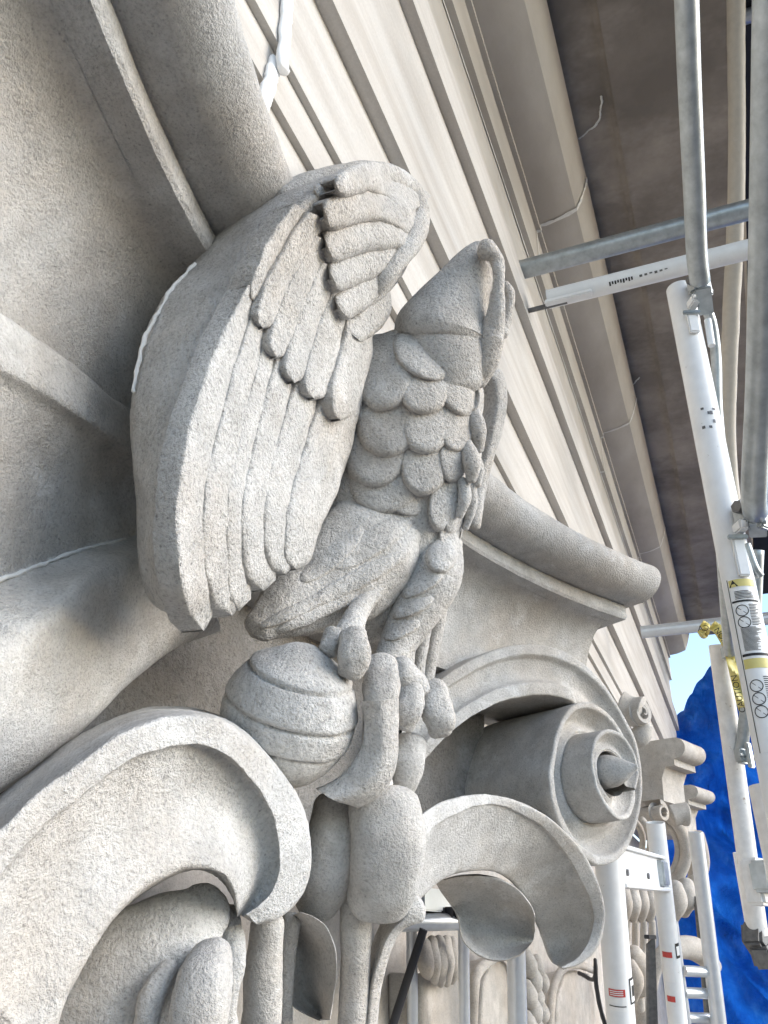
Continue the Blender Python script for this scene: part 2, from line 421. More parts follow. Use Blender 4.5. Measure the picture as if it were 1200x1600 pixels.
# corner volute on the right: a ribbon in the plane tangent to the arc
th = 0.685/RR
vn = np.array([-math.sin(th), -math.cos(th), 0]); ve = np.array([math.cos(th), -math.sin(th), 0]); vz = np.array([0, 0, 1.])
v0 = W(0.685, 0.235, 0)
def VP(e, z, o): return v0 + ve*e + vz*z + vn*o
A = [(-.31, .062), (-.251, .112), (-.175, .155), (-.103, .175), (-.033, .172), (.037, .146), (.084, .103), (.111, .068), (.118, .026), (.108, -.023), (.081, -.072), (.042, -.11), (-.02, -.126),
     (-.075, -.105), (-.108, -.063), (-.116, -.02), (-.106, .015), (-.095, .042), (-.074, .070), (-.048, .090), (-.015, .101), (.024, .097), (.054, .080), (.077, .05), (.086, .01), (.076, -.03),
     (.05, -.056), (.015, -.067), (-.022, -.062), (-.052, -.037), (-.060, .004), (-.045, .038), (-.012, .056), (.025, .051), (.048, .028), (.052, .0), (.038, -.024), (.012, -.035), (-.012, -.027), (-.022, -.005), (-.016, .014), (.002, .022)]
A = np.array(A[:37])
cen = np.array([.008, 0.0])
As = resample(A, 420)
ang = np.unwrap(np.arctan2(As[:, 1]-cen[1], As[:, 0]-cen[0])); rad = np.linalg.norm(As-cen, axis=1)   # ang decreases
na = -ang
turn = (na - na[0])/(2*math.pi)
istart = int(np.argmin(np.abs(As[:, 0] + 0.033) + (np.arange(420) > 140)*9))
Din = np.array([(-.36, -.085), (-.331, -.047), (-.262, .024), (-.20, .066), (-.145, .088), (-.09, .100), (-.045, .101)])
Dn = resample(Din, istart+1)
inner = np.zeros_like(As)
for i in range(420):
    if i <= istart: inner[i] = Dn[i]
    else:
        tgt = na[i] + 2*math.pi
        if tgt < na[-1]:
            r_ = np.interp(tgt, na, rad)
        else: r_ = rad[i]*0.5
        r_ = min(r_, rad[i]*0.86)
        inner[i] = cen + r_*np.array([math.cos(-na[i]), math.sin(-na[i])])
tt = (na - na[istart])/(2*math.pi)
sm = np.clip((tt-1.28)/0.42, 0, 1); sm = sm*sm*(3-2*sm)
hs = 0.030*sm + 0.009*np.clip((tt-.55)/.3, 0, 1) - 0.004*np.clip(tt-0.8, 0, 0.4)
hs[:istart] += -0.05*((istart-np.arange(istart))/istart)**1.3
dpp = 0.014*np.clip((np.arange(420)-istart)/60, 0, 1)
secs = []
for i in range(420):
    a, b_ = As[i], inner[i]; h = hs[i]
    ws = float(np.clip(np.linalg.norm(a-b_)/.05, .12, 1))
    def at(u): return a + (b_-a)*u
    arch = i <= istart
    back = -0.17
    row = [VP(a[0], a[1], back), VP(a[0], a[1], h), VP(*at(.20), h-0.001), VP(*at(.26), h-0.012*ws), VP(*at(.55), h-(0.020 + dpp[i])*ws), VP(*at(.70 if arch else .9), h-(0.013 + .6*dpp[i])*ws)]
    if arch: row += [VP(*at(.74), h-0.004), VP(*at(1.0), h-0.004), VP(*at(1.0), back)]
    else: row += [VP(*at(.95), h-(0.014 + .8*dpp[i])*ws), VP(*at(1.0), h-(0.014 + .8*dpp[i])*ws), VP(*at(1.0), back if tt[i] < 1.2 else .018)]
    secs.append(row)
S = np.array(secs)
curves = [S[:, k] for k in range(S.shape[1])]
C = np.stack(curves, 1); Sx = dense(rounded(C, [0, .004, .003, .004, .01, .006, .003, .004, 0], False), False, 0.02)
N, K, _ = Sx.shape
vol = obj('volute', Sx.reshape(-1, 3), gridf(N, K), M.cap, cap, amp=0.0009, sc=30, angle=60)
# conical eye
pp = [list(VP(.004, .0, -0.03)) + [0.024], list(VP(.005, .0, 0.020)) + [0.023], list(VP(.007, .0, 0.036)) + [0.018], list(VP(.010, 0.001, 0.050)) + [0.010], list(VP(.012, .002, 0.060)) + [0.003]]
limb('volute_eye', pp, M.cap, vol, raw=True, n=24)

# left band of the opposite volute, seen close up
def qc(pts, o):
    oo = o if hasattr(o, '__len__') else [o]*len(pts)
    return [Q(x, y, q) for (x, y), q in zip(pts, oo)]
L1 = [(-60, 445), (0, 488), (100, 560), (190, 632), (250, 670), (300, 700)]
L2 = [(-60, 532), (0, 572), (100, 632), (190, 692), (250, 728), (300, 760)]
L2b = [(-60, 560), (0, 600), (100, 655), (190, 712), (250, 745), (300, 775)]
L3 = [(-60, 750), (0, 745), (100, 748), (190, 765), (250, 790), (300, 810)]
L4 = [(-60, 935), (0, 906), (100, 868), (190, 843), (250, 835), (300, 835)]
L5 = [(-60, 1085), (0, 1030), (65, 975), (140, 905), (230, 872), (310, 880)]
L6 = [(-60, 1285), (0, 1238), (110, 1158), (200, 1070), (270, 1015), (345, 985)]
loft('volute_band', [qc(L1, -0.24), qc(L1, -0.068), qc(L2, -0.064), qc(L2b, -0.074), qc(L3, -0.090), qc(L4, -0.092), qc(L4, -0.088), qc(L5, -0.045), qc(L6, -0.075), qc(L6, -0.24)],
     M.cap, cap, n=50, r=[0, .005, .005, .01, .03, .004, .003, .02, .02, 0], amp=0.0014)
# mortar line along the wing and the ledge
pp = [list(Q(x, y, -0.086)) + [0.0016] for x, y in ((-10, 909), (60, 884), (120, 862), (195, 843))]
limb('mortar_joint', pp, M.grout, cap, n=40, mseg=8, raw=True, amp=0.0012, sc=150)

# big curled leaf lower left
def yc(pts, Y):
    yy = Y if hasattr(Y, '__len__') else [Y]*len(pts)
    return [PY(x, y, q) for (x, y), q in zip(pts, yy)]
Ro = [(-60, 1360), (0, 1300), (60, 1240), (120, 1192), (180, 1150), (245, 1123), (310, 1118), (370, 1138), (425, 1190), (463, 1245), (482, 1300), (484, 1355), (470, 1400), (440, 1430), (402, 1443)]
Rb = [(-60, 1300), (0, 1243), (60, 1196), (120, 1152), (180, 1120), (245, 1105), (310, 1108), (370, 1130), (425, 1184), (463, 1240), (482, 1297), (484, 1355), (470, 1400), (440, 1430), (402, 1443)]
Ri = [(-60, 1450), (0, 1370), (60, 1300), (115, 1250), (165, 1212), (225, 1178), (300, 1164), (350, 1180), (395, 1218), (424, 1268), (437, 1315), (436, 1360), (424, 1390), (404, 1415), (385, 1428)]
Rm = [(-20, 1640), (20, 1560), (60, 1450), (110, 1370), (160, 1310), (215, 1270), (290, 1245), (335, 1255), (370, 1280), (392, 1315), (402, 1350), (400, 1380), (394, 1400), (386, 1415), (376, 1428)]
Li = [(75, 1680), (90, 1600), (112, 1540), (145, 1480), (185, 1428), (232, 1388), (280, 1362), (318, 1356), (342, 1362), (356, 1376), (364, 1392), (368, 1406), (370, 1416), (371, 1424), (372, 1430)]
yo = [.285, .285, .284, .282, .28, .275, .27, .265, .262, .262, .264, .268, .273, .278, .284]
leafL = loft('curled_leaf', [yc(Rb, .42), yc(Ro, yo), yc(Ri, [y+.002 for y in yo]), yc(Ri, [y+.008 for y in yo]), yc(Rm, [y+.022 for y in yo]), yc(Li, [y+.012 for y in yo]), yc(Li, .42)],
     M.cap, cap, n=200, r=[0, .005, .002, .004, .03, .006, 0], amp=0.0014)
# right curled leaf
def dcv(pts, D):
    dd = D if hasattr(D, '__len__') else [D]*len(pts)
    return [PD(x, y, q) for (x, y), q in zip(pts, dd)]
Ro = [(630, 1300), (665, 1268), (700, 1250), (760, 1242), (812, 1254), (862, 1282), (905, 1325), (930, 1370), (944, 1420), (941, 1460), (926, 1490), (903, 1507), (880, 1514)]
Ri = [(640, 1335), (675, 1296), (712, 1272), (765, 1257), (806, 1268), (850, 1296), (888, 1340), (912, 1385), (926, 1425), (924, 1458), (912, 1484), (896, 1500), (878, 1511)]
Rm = [(640, 1385), (675, 1345), (712, 1322), (760, 1312), (800, 1325), (835, 1352), (862, 1390), (880, 1425), (890, 1455), (890, 1475), (886, 1490), (880, 1500), (872, 1508)]
Li = [(640, 1425), (668, 1392), (702, 1368), (742, 1360), (776, 1363), (806, 1385), (828, 1420), (840, 1448), (848, 1470), (853, 1485), (858, 1496), (862, 1502), (866, 1506)]
dd = np.array([.73, .78, .82, .88, .93, .98, 1.02, 1.05, 1.07, 1.07, 1.06, 1.05, 1.04])
leafR = loft('curled_leaf', [dcv(Ro, dd+.16), dcv(Ro, dd), dcv(Ri, dd+.002), dcv(Ri, dd+.008), dcv(Rm, dd+.045), dcv(Li, dd+.05), dcv(Li, dd+.2)],
     M.cap, cap, n=150, r=[0, .004, .002, .004, .03, .008, 0], amp=0.0013)
# hanging lobe inside it, and its stem back to the bell
Lo1 = [(680, 1378), (720, 1368), (770, 1370), (808, 1388), (832, 1420), (836, 1455)]
Lo2 = [(688, 1392), (712, 1400), (760, 1405), (800, 1420), (830, 1440), (834, 1462)]
Lo3 = [(706, 1418), (722, 1440), (765, 1460), (800, 1470), (822, 1472), (832, 1470)]
Lo4 = [(716, 1432), (724, 1470), (750, 1494), (782, 1502), (812, 1492), (830, 1474)]
loft('hanging_lobe', [dcv(Lo1, 1.12), dcv(Lo1, .99), dcv(Lo2, 1.03), dcv(Lo3, 1.05), dcv(Lo4, 1.0), dcv(Lo4, 1.12)], M.cap, cap, n=40, r=[0, .01, .02, .02, .006, 0])

# leaf and husk carving below the ball
def L(name, path, mat=None, sq=1.0, **k): return limb(name, path, mat or M.cap, cap, sq=sq, **k)
L('husk', [(522, 1262, .70, 34), (522, 1310, .69, 44), (512, 1360, .69, 46), (497, 1405, .70, 36)])
L('husk', [(600, 1262, .69, 56), (606, 1310, .68, 58), (600, 1360, .68, 56), (590, 1395, .69, 50)], cap=.6, se=2.8)
L('husk', [(575, 1225, .70, 40), (574, 1255, .70, 30)], cap=.5)
L('husk', [(640, 1160, .73, 26), (636, 1200, .72, 26), (622, 1250, .72, 17)], cap=.6)
L('stem', [(556, 1405, .70, 26), (556, 1500, .70, 24), (548, 1640, .70, 24)])
L('stem', [(418, 1445, .62, 26), (412, 1520, .62, 30), (406, 1640, .62, 32)])
L('stem', [(455, 1440, .66, 16), (447, 1500, .66, 14), (444, 1640, .66, 12)])
# pointed leaf curl
c1 = [(470, 1425), (490, 1432), (512, 1452), (524, 1490), (524, 1540), (516, 1592)]
c2 = [(458, 1430), (478, 1450), (496, 1475), (505, 1510), (505, 1545), (508, 1590)]
c3 = [(452, 1450), (465, 1480), (470, 1520), (470, 1550), (485, 1568), (505, 1590)]
c4 = [(448, 1470), (452, 1510), (452, 1550), (458, 1572), (480, 1586), (500, 1594)]
loft('leaf_curl', [dcv(c1, .72), dcv(c1, .635), dcv(c2, .66), dcv(c3, .70), dcv(c4, .665), dcv(c4, .74)], M.cap, cap, n=40, r=[0, .004, .02, .02, .005, 0])
# hooked leaf edge right of the husk
k1 = [(640, 1395), (655, 1402), (664, 1420), (660, 1440), (640, 1444), (622, 1462), (606, 1500), (594, 1550), (585, 1640)]
k2 = [(626, 1402), (634, 1412), (636, 1426), (630, 1436), (616, 1448), (603, 1470), (590, 1505), (580, 1555), (572, 1640)]
k3 = [(590, 1425), (594, 1430), (596, 1440), (592, 1450), (586, 1465), (578, 1490), (570, 1520), (562, 1560), (554, 1640)]
loft('leaf_edge', [dcv(k1, .85), dcv(k1, .70), dcv(k2, .692), dcv(k3, .725), dcv(k3, .85)], M.cap, cap, n=50, r=[0, .004, .004, .01, 0])
# drapery lump under the left leaf with its eye-shaped hollow
L('drapery', [(322, 1425, .51, 44), (275, 1468, .50, 84), (215, 1545, .485, 112), (150, 1660, .47, 130)], amp=.003, sc=20, sq=.5, sqdir=tuple(ROT[:, 2]))
L('drapery_fold', [(330, 1500, .475, 34), (312, 1560, .452, 46), (300, 1660, .445, 50)], amp=.002, sc=25, se=2.5)
L('drapery_fold', [(262, 1515, .468, 15), (236, 1560, .455, 20), (222, 1660, .45, 22)], amp=.002, sc=25)
L('drapery_fold', [(352, 1432, .54, 22), (364, 1490, .525, 20), (350, 1560, .52, 20), (352, 1660, .52, 22)], amp=.002, sc=25)
# ------------------------------------------------------------------ bundle under the talons
bun = thing('bound_bundle', 'striped round stone bundle under the eagle claws, bound with a strap', 'carving', tuple(PD(480, 1240, .66)))
cb = PD(450, 1120, .655); rb = 116*.655/F
V = []; NU, NV = 110, 160
axis = np.array([1, 0.1, 0.0]); axis /= np.linalg.norm(axis); pole = np.array([-.38, -.42, .82]); pole /= np.linalg.norm(pole)
for i in range(NU+1):
    ph = math.pi*i/NU
    for j in range(NV):
        a = 2*math.pi*j/NV
        d = axis*(-math.cos(ph))*1.0 + math.sin(ph)*(np.array([0, -1, 0])*math.cos(a) + np.array([0, 0, 1])*math.sin(a))
        lat = math.degrees(math.asin(max(-1, min(1, d @ pole))))
        gr = 0.0022*math.exp(-((lat-62)/14)**2)
        for c_, wd, dp in ((40, 1.5, .0028), (9, 1.7, .0034), (-15, 1.5, .0026)):
            x = (lat - c_)/wd; gr += dp*math.exp(-x*x) + (0.0016 if lat < c_ else 0.0)
        V.append(cb + d*(rb - gr)*np.array([1, 1, 1.0]))
fs = gridf(NU+1, NV, False, True)
obj('bundle', V, fs, M.eagle, bun, amp=0.001, sc=35, angle=180)
s1 = [(566, 1096), (566, 1165), (550, 1195), (525, 1218), (495, 1232)]
s2 = [(592, 1096), (598, 1172), (588, 1208), (560, 1238), (520, 1250)]
s3 = [(622, 1090), (622, 1170), (612, 1215), (590, 1246), (560, 1262)]
loft('strap', [dcv(s1, .72), dcv(s1, .635), dcv(s2, .622), dcv(s3, .64), dcv(s3, .74)], M.eagle, bun, n=30, r=[0, .004, .01, .006, 0])

# ------------------------------------------------------------------ the eagle
eag = thing('eagle_sculpture', 'carved stone eagle with raised wing and scaly breast feathers', 'sculpture', tuple(PD(600, 1120, .72)))
ST = [((300, 968), (308, 968), (322, 966), .335, .312, .312),
      ((240, 945), (292, 930), (342, 938), .345, .293, .30),
      ((220, 890), (286, 880), (398, 885), .348, .288, .29),
      ((214, 800), (284, 800), (500, 820), .348, .282, .272),
      ((206, 700), (302, 710), (548, 700), .348, .277, .262),
      ((206, 620), (326, 635), (568, 620), .345, .272, .25),
      ((224, 533), (352, 553), (574, 560), .345, .267, .243),
      ((254, 467), (376, 483), (578, 515), .34, .26, .235),
      ((315, 398), (402, 425), (596, 470), .332, .25, .222),
      ((368, 334), (440, 362), (628, 430), .312, .236, .205),
      ((432, 290), (490, 305), (645, 390), .285, .217, .19),
      ((498, 264), (540, 282), (650, 345), .255, .203, .185),
      ((550, 256), (585, 268), (640, 306), .23, .198, .187),
      ((596, 262), (608, 270), (625, 284), .215, .198, .192)]
def wcurve(f): return [PY(*f(s)) for s in ST]
lerp = lambda a, b, u: (a[0] + (b[0]-a[0])*u, a[1] + (b[1]-a[1])*u)
cvs = [wcurve(lambda s: (*s[0], s[3]+.02)), wcurve(lambda s: (*s[0], s[3])),
       wcurve(lambda s: (*lerp(s[0], s[1], .45), s[4]+(s[3]-s[4])*.42)),
       wcurve(lambda s: (*s[1], s[4])),
       wcurve(lambda s: (*lerp(s[1], s[2], .33), s[4]+(s[5]-s[4])*.33+.008)),
       wcurve(lambda s: (*lerp(s[1], s[2], .66), s[4]+(s[5]-s[4])*.66+.008)),
       wcurve(lambda s: (*s[2], s[5]+.004)), wcurve(lambda s: (*s[2], s[5]+.03)), wcurve(lambda s: (*lerp(s[1], s[2], .5), .33))]
wing = loft('wing', cvs, M.eagle, eag, n=90, r=[0, .012, .02, .012, .02, .02, .006, .004, 0], amp=0.0016, sc=35, angle=180)
# smooth depth field of the wing front
cp = []
for s in ST:
    for u, extra in ((0, 0), (.33, .006), (.66, .006), (1, .004)):
        q = lerp(s[1], s[2], u); cp.append((q[0], q[1], s[4]+(s[5]-s[4])*u+extra))
cp = np.array(cp)
def tps_fit(c):
    n = len(c); d = np.linalg.norm(c[:, None, :2]-c[None, :, :2], axis=2)/100
    Kk = np.where(d > 0, d*d*np.log(d+1e-12), 0) + np.eye(n)*0.02
    Pm = np.c_[np.ones(n), c[:, :2]/100]
    Am = np.block([[Kk, Pm], [Pm.T, np.zeros((3, 3))]])
    return np.linalg.solve(Am, np.r_[c[:, 2], 0, 0, 0])
wt = tps_fit(cp)
def wingY(x, y):
    d = np.hypot(cp[:, 0]-x, cp[:, 1]-y)/100
    k = np.where(d > 0, d*d*np.log(d+1e-12), 0)
    return k @ wt[:-3] + wt[-3] + wt[-2]*x/100 + wt[-1]*y/100
def feather(spine, wid, H, parent, mat=None, thick=0.018, n=30, mm=15, tip=0.16, rootH=0.3, quill=0.0, name='feather', tilt=0.0022, yoff=0.0):
    """spine in frame points from root to tip, half width; a rounded vane lying on the wing surface"""
    sp = resample(np.array([list(p) + [w_] for p, w_ in zip(spine, wid)], float), n)
    tg = np.gradient(sp[:, :2], axis=0); tg /= np.linalg.norm(tg, axis=1)[:, None]; nr = np.c_[-tg[:, 1], tg[:, 0]]
    front, backp = [], []; H = H*0.55; wid = [q*1.08 for q in wid]
    for i in range(n):
        u = i/(n-1)
        k = 1.0 if u < 1-tip else max(0.0, 1-((u-(1-tip))/tip)**2.6)**(1/2.6)
        k = max(k, 0.05)
        for j in range(mm):
            v = -1 + 2*j/(mm-1); v = math.copysign(abs(v)**0.8, v)
            x, y = sp[i, :2] + nr[i]*v*sp[i, 2]*k
            eu = max(0.0, (u-(1-tip*.8))/(tip*.8))
            lift = H*(rootH + (1-rootH)*u) - 0.0024*abs(v)**5 - 0.003*eu**3 + tilt*v + 0.0012*(1-v*v)
            Y = wingY(x, y) + yoff
            front.append(PY(x, y, Y-lift)); backp.append(PY(x, y, Y-lift) + np.array([0.1, 1, 0.1])*thick)
    V = np.array(front + backp); NM = n*mm
    fs = gridf(n, mm) + [tuple(NM+q for q in f[::-1]) for f in gridf(n, mm)]
    rim = [i*mm for i in range(n)] + [(n-1)*mm+j for j in range(1, mm)] + [i*mm+mm-1 for i in range(n-2, -1, -1)] + [j for j in range(mm-2, 0, -1)]
    for a, b_ in zip(rim, rim[1:]+rim[:1]): fs.append((a, b_, NM+b_, NM+a))
    return obj(name, V, fs, mat or M.eagle, parent, amp=0.0013, sc=60, angle=60)
# primaries
PR = [([(396, 448), (362, 545), (328, 660), (308, 760), (303, 860), (318, 986)], [10, 24, 29, 29, 27, 18], .006, .12),
      ([(412, 470), (392, 570), (364, 690), (346, 780), (345, 870), (362, 962)], [14, 24, 28, 28, 27, 25], .0065, .06),
      ([(430, 520), (410, 620), (388, 720), (376, 800), (374, 870), (374, 953)], [14, 22, 25, 24, 22, 18], .005, .06),
      ([(448, 560), (432, 650), (412, 740), (402, 800), (402, 860), (413, 922)], [18, 26, 27, 26, 24, 21], .0065, .08),
      ([(484, 590), (466, 670), (448, 740), (436, 800), (436, 850), (446, 898)], [20, 27, 28, 26, 24, 20], .006, .09),
      ([(528, 620), (508, 690), (492, 750), (476, 810), (468, 850), (463, 890)], [24, 28, 30, 30, 25, 18], .006, .1)]
for sp_, wd_, h_, tp_ in PR: feather(sp_, wd_, h_, wing, rootH=.6, tip=tp_)
# coverts
CV = [([(470, 325), (440, 380), (416, 425), (399, 472)], [16, 22, 20, 14], .007), ([(500, 340), (464, 405), (434, 462), (412, 514)], [22, 27, 26, 19], .014),
      ([(510, 375), (480, 445), (454, 505), (432, 560)], [22, 27, 26, 20], .015), ([(520, 415), (498, 478), (478, 538), (459, 597)], [22, 27, 26, 20], .0155),
      ([(540, 455), (522, 515), (506, 570), (491, 624)], [22, 27, 27, 21], .016)]
for sp_, wd_, h_ in CV: feather(sp_, wd_, h_, wing, tip=.17, rootH=.45)
feather([(562, 500), (556, 555), (542, 605), (531, 656)], [22, 25, 25, 20], .022, wing, tip=.28, rootH=.5, tilt=.001)
# curled tip: short feathers lying across
CT = [([(650, 326), (618, 288), (575, 276), (524, 296)], [30, 26, 24, 17], .015), ([(648, 348), (612, 324), (565, 320), (506, 340)], [25, 26, 27, 26], .016),
      ([(640, 371), (604, 366), (560, 370), (508, 388)], [20, 26, 27, 26], .017), ([(630, 392), (600, 402), (565, 415), (516, 436)], [16, 24, 26, 25], .018),
      ([(620, 416), (598, 434), (568, 458), (528, 484)], [14, 22, 24, 22], .019), ([(600, 452), (590, 478), (573, 502), (550, 526)], [12, 22, 24, 18], .016)]
for sp_, wd_, h_ in CT: feather(sp_, wd_, h_, wing, tip=.10, rootH=.5, yoff=.0, tilt=-.002)
# raised rim of the curled tip
pp = [list(PY(x, y, Y-.006)) + [r_*.76/F] for x, y, Y, r_ in ((450, 318, .266, 24), (505, 290, .242, 24), (560, 277, .220, 22), (604, 279, .208, 22), (640, 301, .199, 22), (652, 335, .195, 21), (645, 369, .195, 20), (626, 400, .202, 17), (602, 430, .214, 15), (582, 458, .228, 12))]
limb('wing_rim', pp, M.eagle, wing, raw=True, n=40, mseg=16)
# mortar line where the wing meets the abacus
pp = [list(PY(x, y, Y)) + [0.0014] for x, y, Y in ((305, 412, .33), (268, 452, .334), (238, 505, .337), (222, 545, .34), (208, 610, .342))]
limb('mortar_joint', pp, M.grout, wing, raw=True, n=40, mseg=8, amp=.0014, sc=140)

# torso
body = limb('body', [(700, 545, .80, 62), (655, 600, .805, 105), (627, 660, .815, 130), (615, 720, .82, 134), (595, 790, .82, 132), (570, 860, .815, 122), (555, 930, .80, 90)], M.eagle, eag, n=60, mseg=56, amp=.001, sq=.72, sqdir=tuple(ROT[:, 2]))
def bvh(*objs):
    V, P_ = [], []
    for o in objs:
        base = np.array(o['_w']) if '_w' in o else np.zeros(3); k = len(V)
        V += [Vector(np.array(v.co) + base) for v in o.data.vertices]; P_ += [[i+k for i in p.vertices] for p in o.data.polygons]
    return BVHTree.FromPolygons(V, P_)
def scale_feather(tree, cx, cy, rxp, ryp, rot, H0, H1, parent, defD=.76, name='breast_feather', sink=.008):
    rings, segs = 11, 34; V = []; cr_, sr = math.cos(math.radians(rot)), math.sin(math.radians(rot))
    last = defD
    for i in range(rings+1):
        q = (i/rings)**0.62
        for j in range(segs):
            a = 2*math.pi*j/segs
            lx, ly = q*math.cos(a), q*math.sin(a)
            # squarish top, round bottom
            ex = lx*rxp*(1.0 + 0.18*(-ly if ly < 0 else 0)); ey = ly*ryp
            x = cx + ex*cr_ - ey*sr; y = cy + ex*sr + ey*cr_
            d = Vector(ray(x, y)); dl = d.length
            h = tree.ray_cast(Vector((0, 0, 0)), d.normalized())
            if h[0] is not None: D = h[3]/dl; last = D
            else:
                nr_ = tree.find_nearest(d*last); D = (nr_[0] @ d)/(dl*dl) + 0.002
            v = (ly+1)/2
            lift = (H0 + (H1-H0)*v**0.8)*(1-q**12) - sink*q**16 - 0.0025*q*q*v
            V.append(np.array(d)*(D-lift))
    fs = gridf(rings+1, segs, False, True)
    return obj(name, V, fs, M.eagle, parent, amp=.0009, sc=60, angle=180)
tb = bvh(body)
for a in [(600, 758, 56, 46, 4, .000, .008), (585, 712, 50, 52, 2, .001, .012), (690, 790, 21, 42, 6, .001, .013), (708, 785, 15, 50, 8, .001, .012), (704, 830, 18, 60, 12, .001, .009),
          (662, 730, 38, 46, 2, .001, .014), (709, 716, 25, 40, 4, .001, .013),
          (604, 664, 50, 54, 2, .001, .014), (666, 664, 41, 48, 8, .001, .015), (715, 666, 31, 42, 2, .001, .014),
          (598, 584, 50, 60, -4, .001, .016), (664, 606, 42, 44, 22, .001, .016), (716, 606, 34, 50, -28, .001, .014),
          (658, 560, 52, 30, 34, .002, .015)]:
    scale_feather(tb, a[0], a[1], a[2]*1.06, a[3]*1.06, a[4], a[5], a[6]*1.2, body)
for q in [[(740, 640, .79, 10), (746, 670, .782, 15), (747, 702, .784, 9)], [(729, 695, .775, 10), (737, 722, .768, 15), (737, 750, .77, 9)], [(744, 715, .80, 7), (748, 735, .80, 9), (746, 758, .80, 6)],
          [(722, 752, .775, 8), (726, 775, .772, 11), (718, 805, .775, 7)], [(738, 760, .80, 7), (737, 790, .80, 9), (728, 825, .80, 6)]]:
    limb('breast_feather', q, M.eagle, body, n=16, mseg=18, amp=.001, cap=.7)
# head thrown back, seen from under the throat
head = limb('head', [(758, 391, .80, 21), (746, 409, .80, 31), (723, 450, .80, 46), (703, 490, .80, 64), (692, 518, .80, 76), (690, 530, .80, 74)], M.eagle, eag, n=50, mseg=44, amp=.0008, cap=.3)
limb('beak', [(760, 389, .772, 17), (774, 401, .772, 12), (779, 440, .77, 9), (777, 480, .772, 12), (768, 525, .78, 20), (756, 562, .785, 24), (746, 592, .79, 18)], M.eagle, head, n=40, mseg=20, amp=.0016)
limb('neck', [(690, 528, .80, 62), (694, 556, .795, 66), (694, 590, .80, 66)], M.eagle, head, n=24, mseg=40, amp=.0014, cap=.5)
limb('beak', [(788, 446, .80, 7), (796, 462, .80, 9), (792, 490, .80, 10), (784, 520, .80, 12)], M.eagle, head, n=20, mseg=16)
limb('throat', [(760, 405, .815, 16), (756, 450, .82, 24), (748, 500, .82, 34), (742, 560, .82, 40)], M.eagle, head, n=20, mseg=20)
# far wing, nearly edge on
f1_ = [(752, 580), (768, 572), (784, 582), (792, 610), (790, 650), (778, 695), (764, 745), (754, 790)]
f2_ = [(748, 585), (760, 582), (772, 592), (778, 620), (774, 660), (764, 700), (752, 745), (744, 790)]
f3_ = [(735, 590), (745, 590), (752, 602), (756, 630), (752, 665), (745, 700), (735, 745), (728, 790)]
fw = loft('wing', [dcv(f1_, 1.02), dcv(f1_, .93), dcv(f2_, .915), dcv(f3_, .93), dcv(f3_, 1.02)], M.eagle, eag, n=40, r=[0, .004, .008, .008, 0])
limb('feather', [(772, 640, .925, 5), (765, 690, .925, 8), (752, 745, .925, 9), (742, 820, .90, 10)], M.eagle, fw, n=20, mseg=14)
# thighs and legs
thl = limb('leg', [(612, 822, .785, 60), (578, 856, .772, 82), (530, 896, .757, 84), (484, 928, .735, 64), (438, 956, .705, 42), (406, 980, .69, 25)], M.eagle, eag, n=60, mseg=44, amp=.0022, sq=.62, sqdir=tuple(ROT[:, 2]), cap=.7, se=2.3)
tl = bvh(thl, body)
for a in [(628, 786, 36, 18, 26, .000, .006), (520, 868, 70, 20, -40, .000, .005), (585, 846, 84, 24, -34, .000, .004), (560, 905, 100, 17, -28, .001, .007), (510, 950, 95, 15, -26, .001, .007), (470, 950, 80, 12, -26, .001, .006)]:
    scale_feather(tl, *a, thl, defD=.68, name='leg_feather', sink=.006)
limb('leg', [(628, 862, .775, 22), (592, 908, .752, 19), (562, 952, .722, 17), (542, 1000, .68, 25)], M.eagle, eag, n=30)
thr = limb('leg', [(690, 850, .80, 32), (682, 895, .785, 42), (655, 945, .775, 40), (630, 990, .765, 32), (612, 1030, .75, 26), (600, 1060, .73, 22)], M.eagle, eag, n=40, mseg=30, amp=.0014)
tr_ = bvh(thr)
for a in [(690, 868, 26, 30, 30, .003, .010), (660, 915, 40, 12, -28, .001, .006), (645, 950, 40, 12, -22, .001, .006), (628, 985, 34, 12, -25, .001, .005)]:
    scale_feather(tr_, *a, thr, defD=.75, name='leg_feather', sink=.006)
for q in [[(552, 1000, .65, 24), (554, 1024, .637, 25), (548, 1050, .637, 17)], [(594, 1042, .675, 27), (595, 1082, .658, 27), (590, 1116, .658, 20)],
          [(526, 996, .665, 20), (512, 1018, .65, 15)],
          [(638, 1078, .72, 22), (640, 1105, .71, 22), (634, 1134, .71, 15)], [(674, 1082, .745, 26), (684, 1115, .735, 27), (688, 1142, .735, 21)], [(622, 1050, .72, 24), (650, 1075, .73, 22)]]:
    limb('talon', q, M.eagle, eag, n=20, mseg=24, amp=.0026, sc=45, cap=.6, se=2.7)
# tail feathers hanging behind the right leg
for q, D in (([(712, 850), (690, 950), (668, 1060)], .84), ([(690, 870), (668, 960), (650, 1070)], .825), ([(660, 900), (645, 980), (632, 1080)], .815)):
    limb('tail_feather', [(x, y, D, 15) for x, y in q], M.eagle, eag, n=30, mseg=18, sq=.6, amp=.0012)

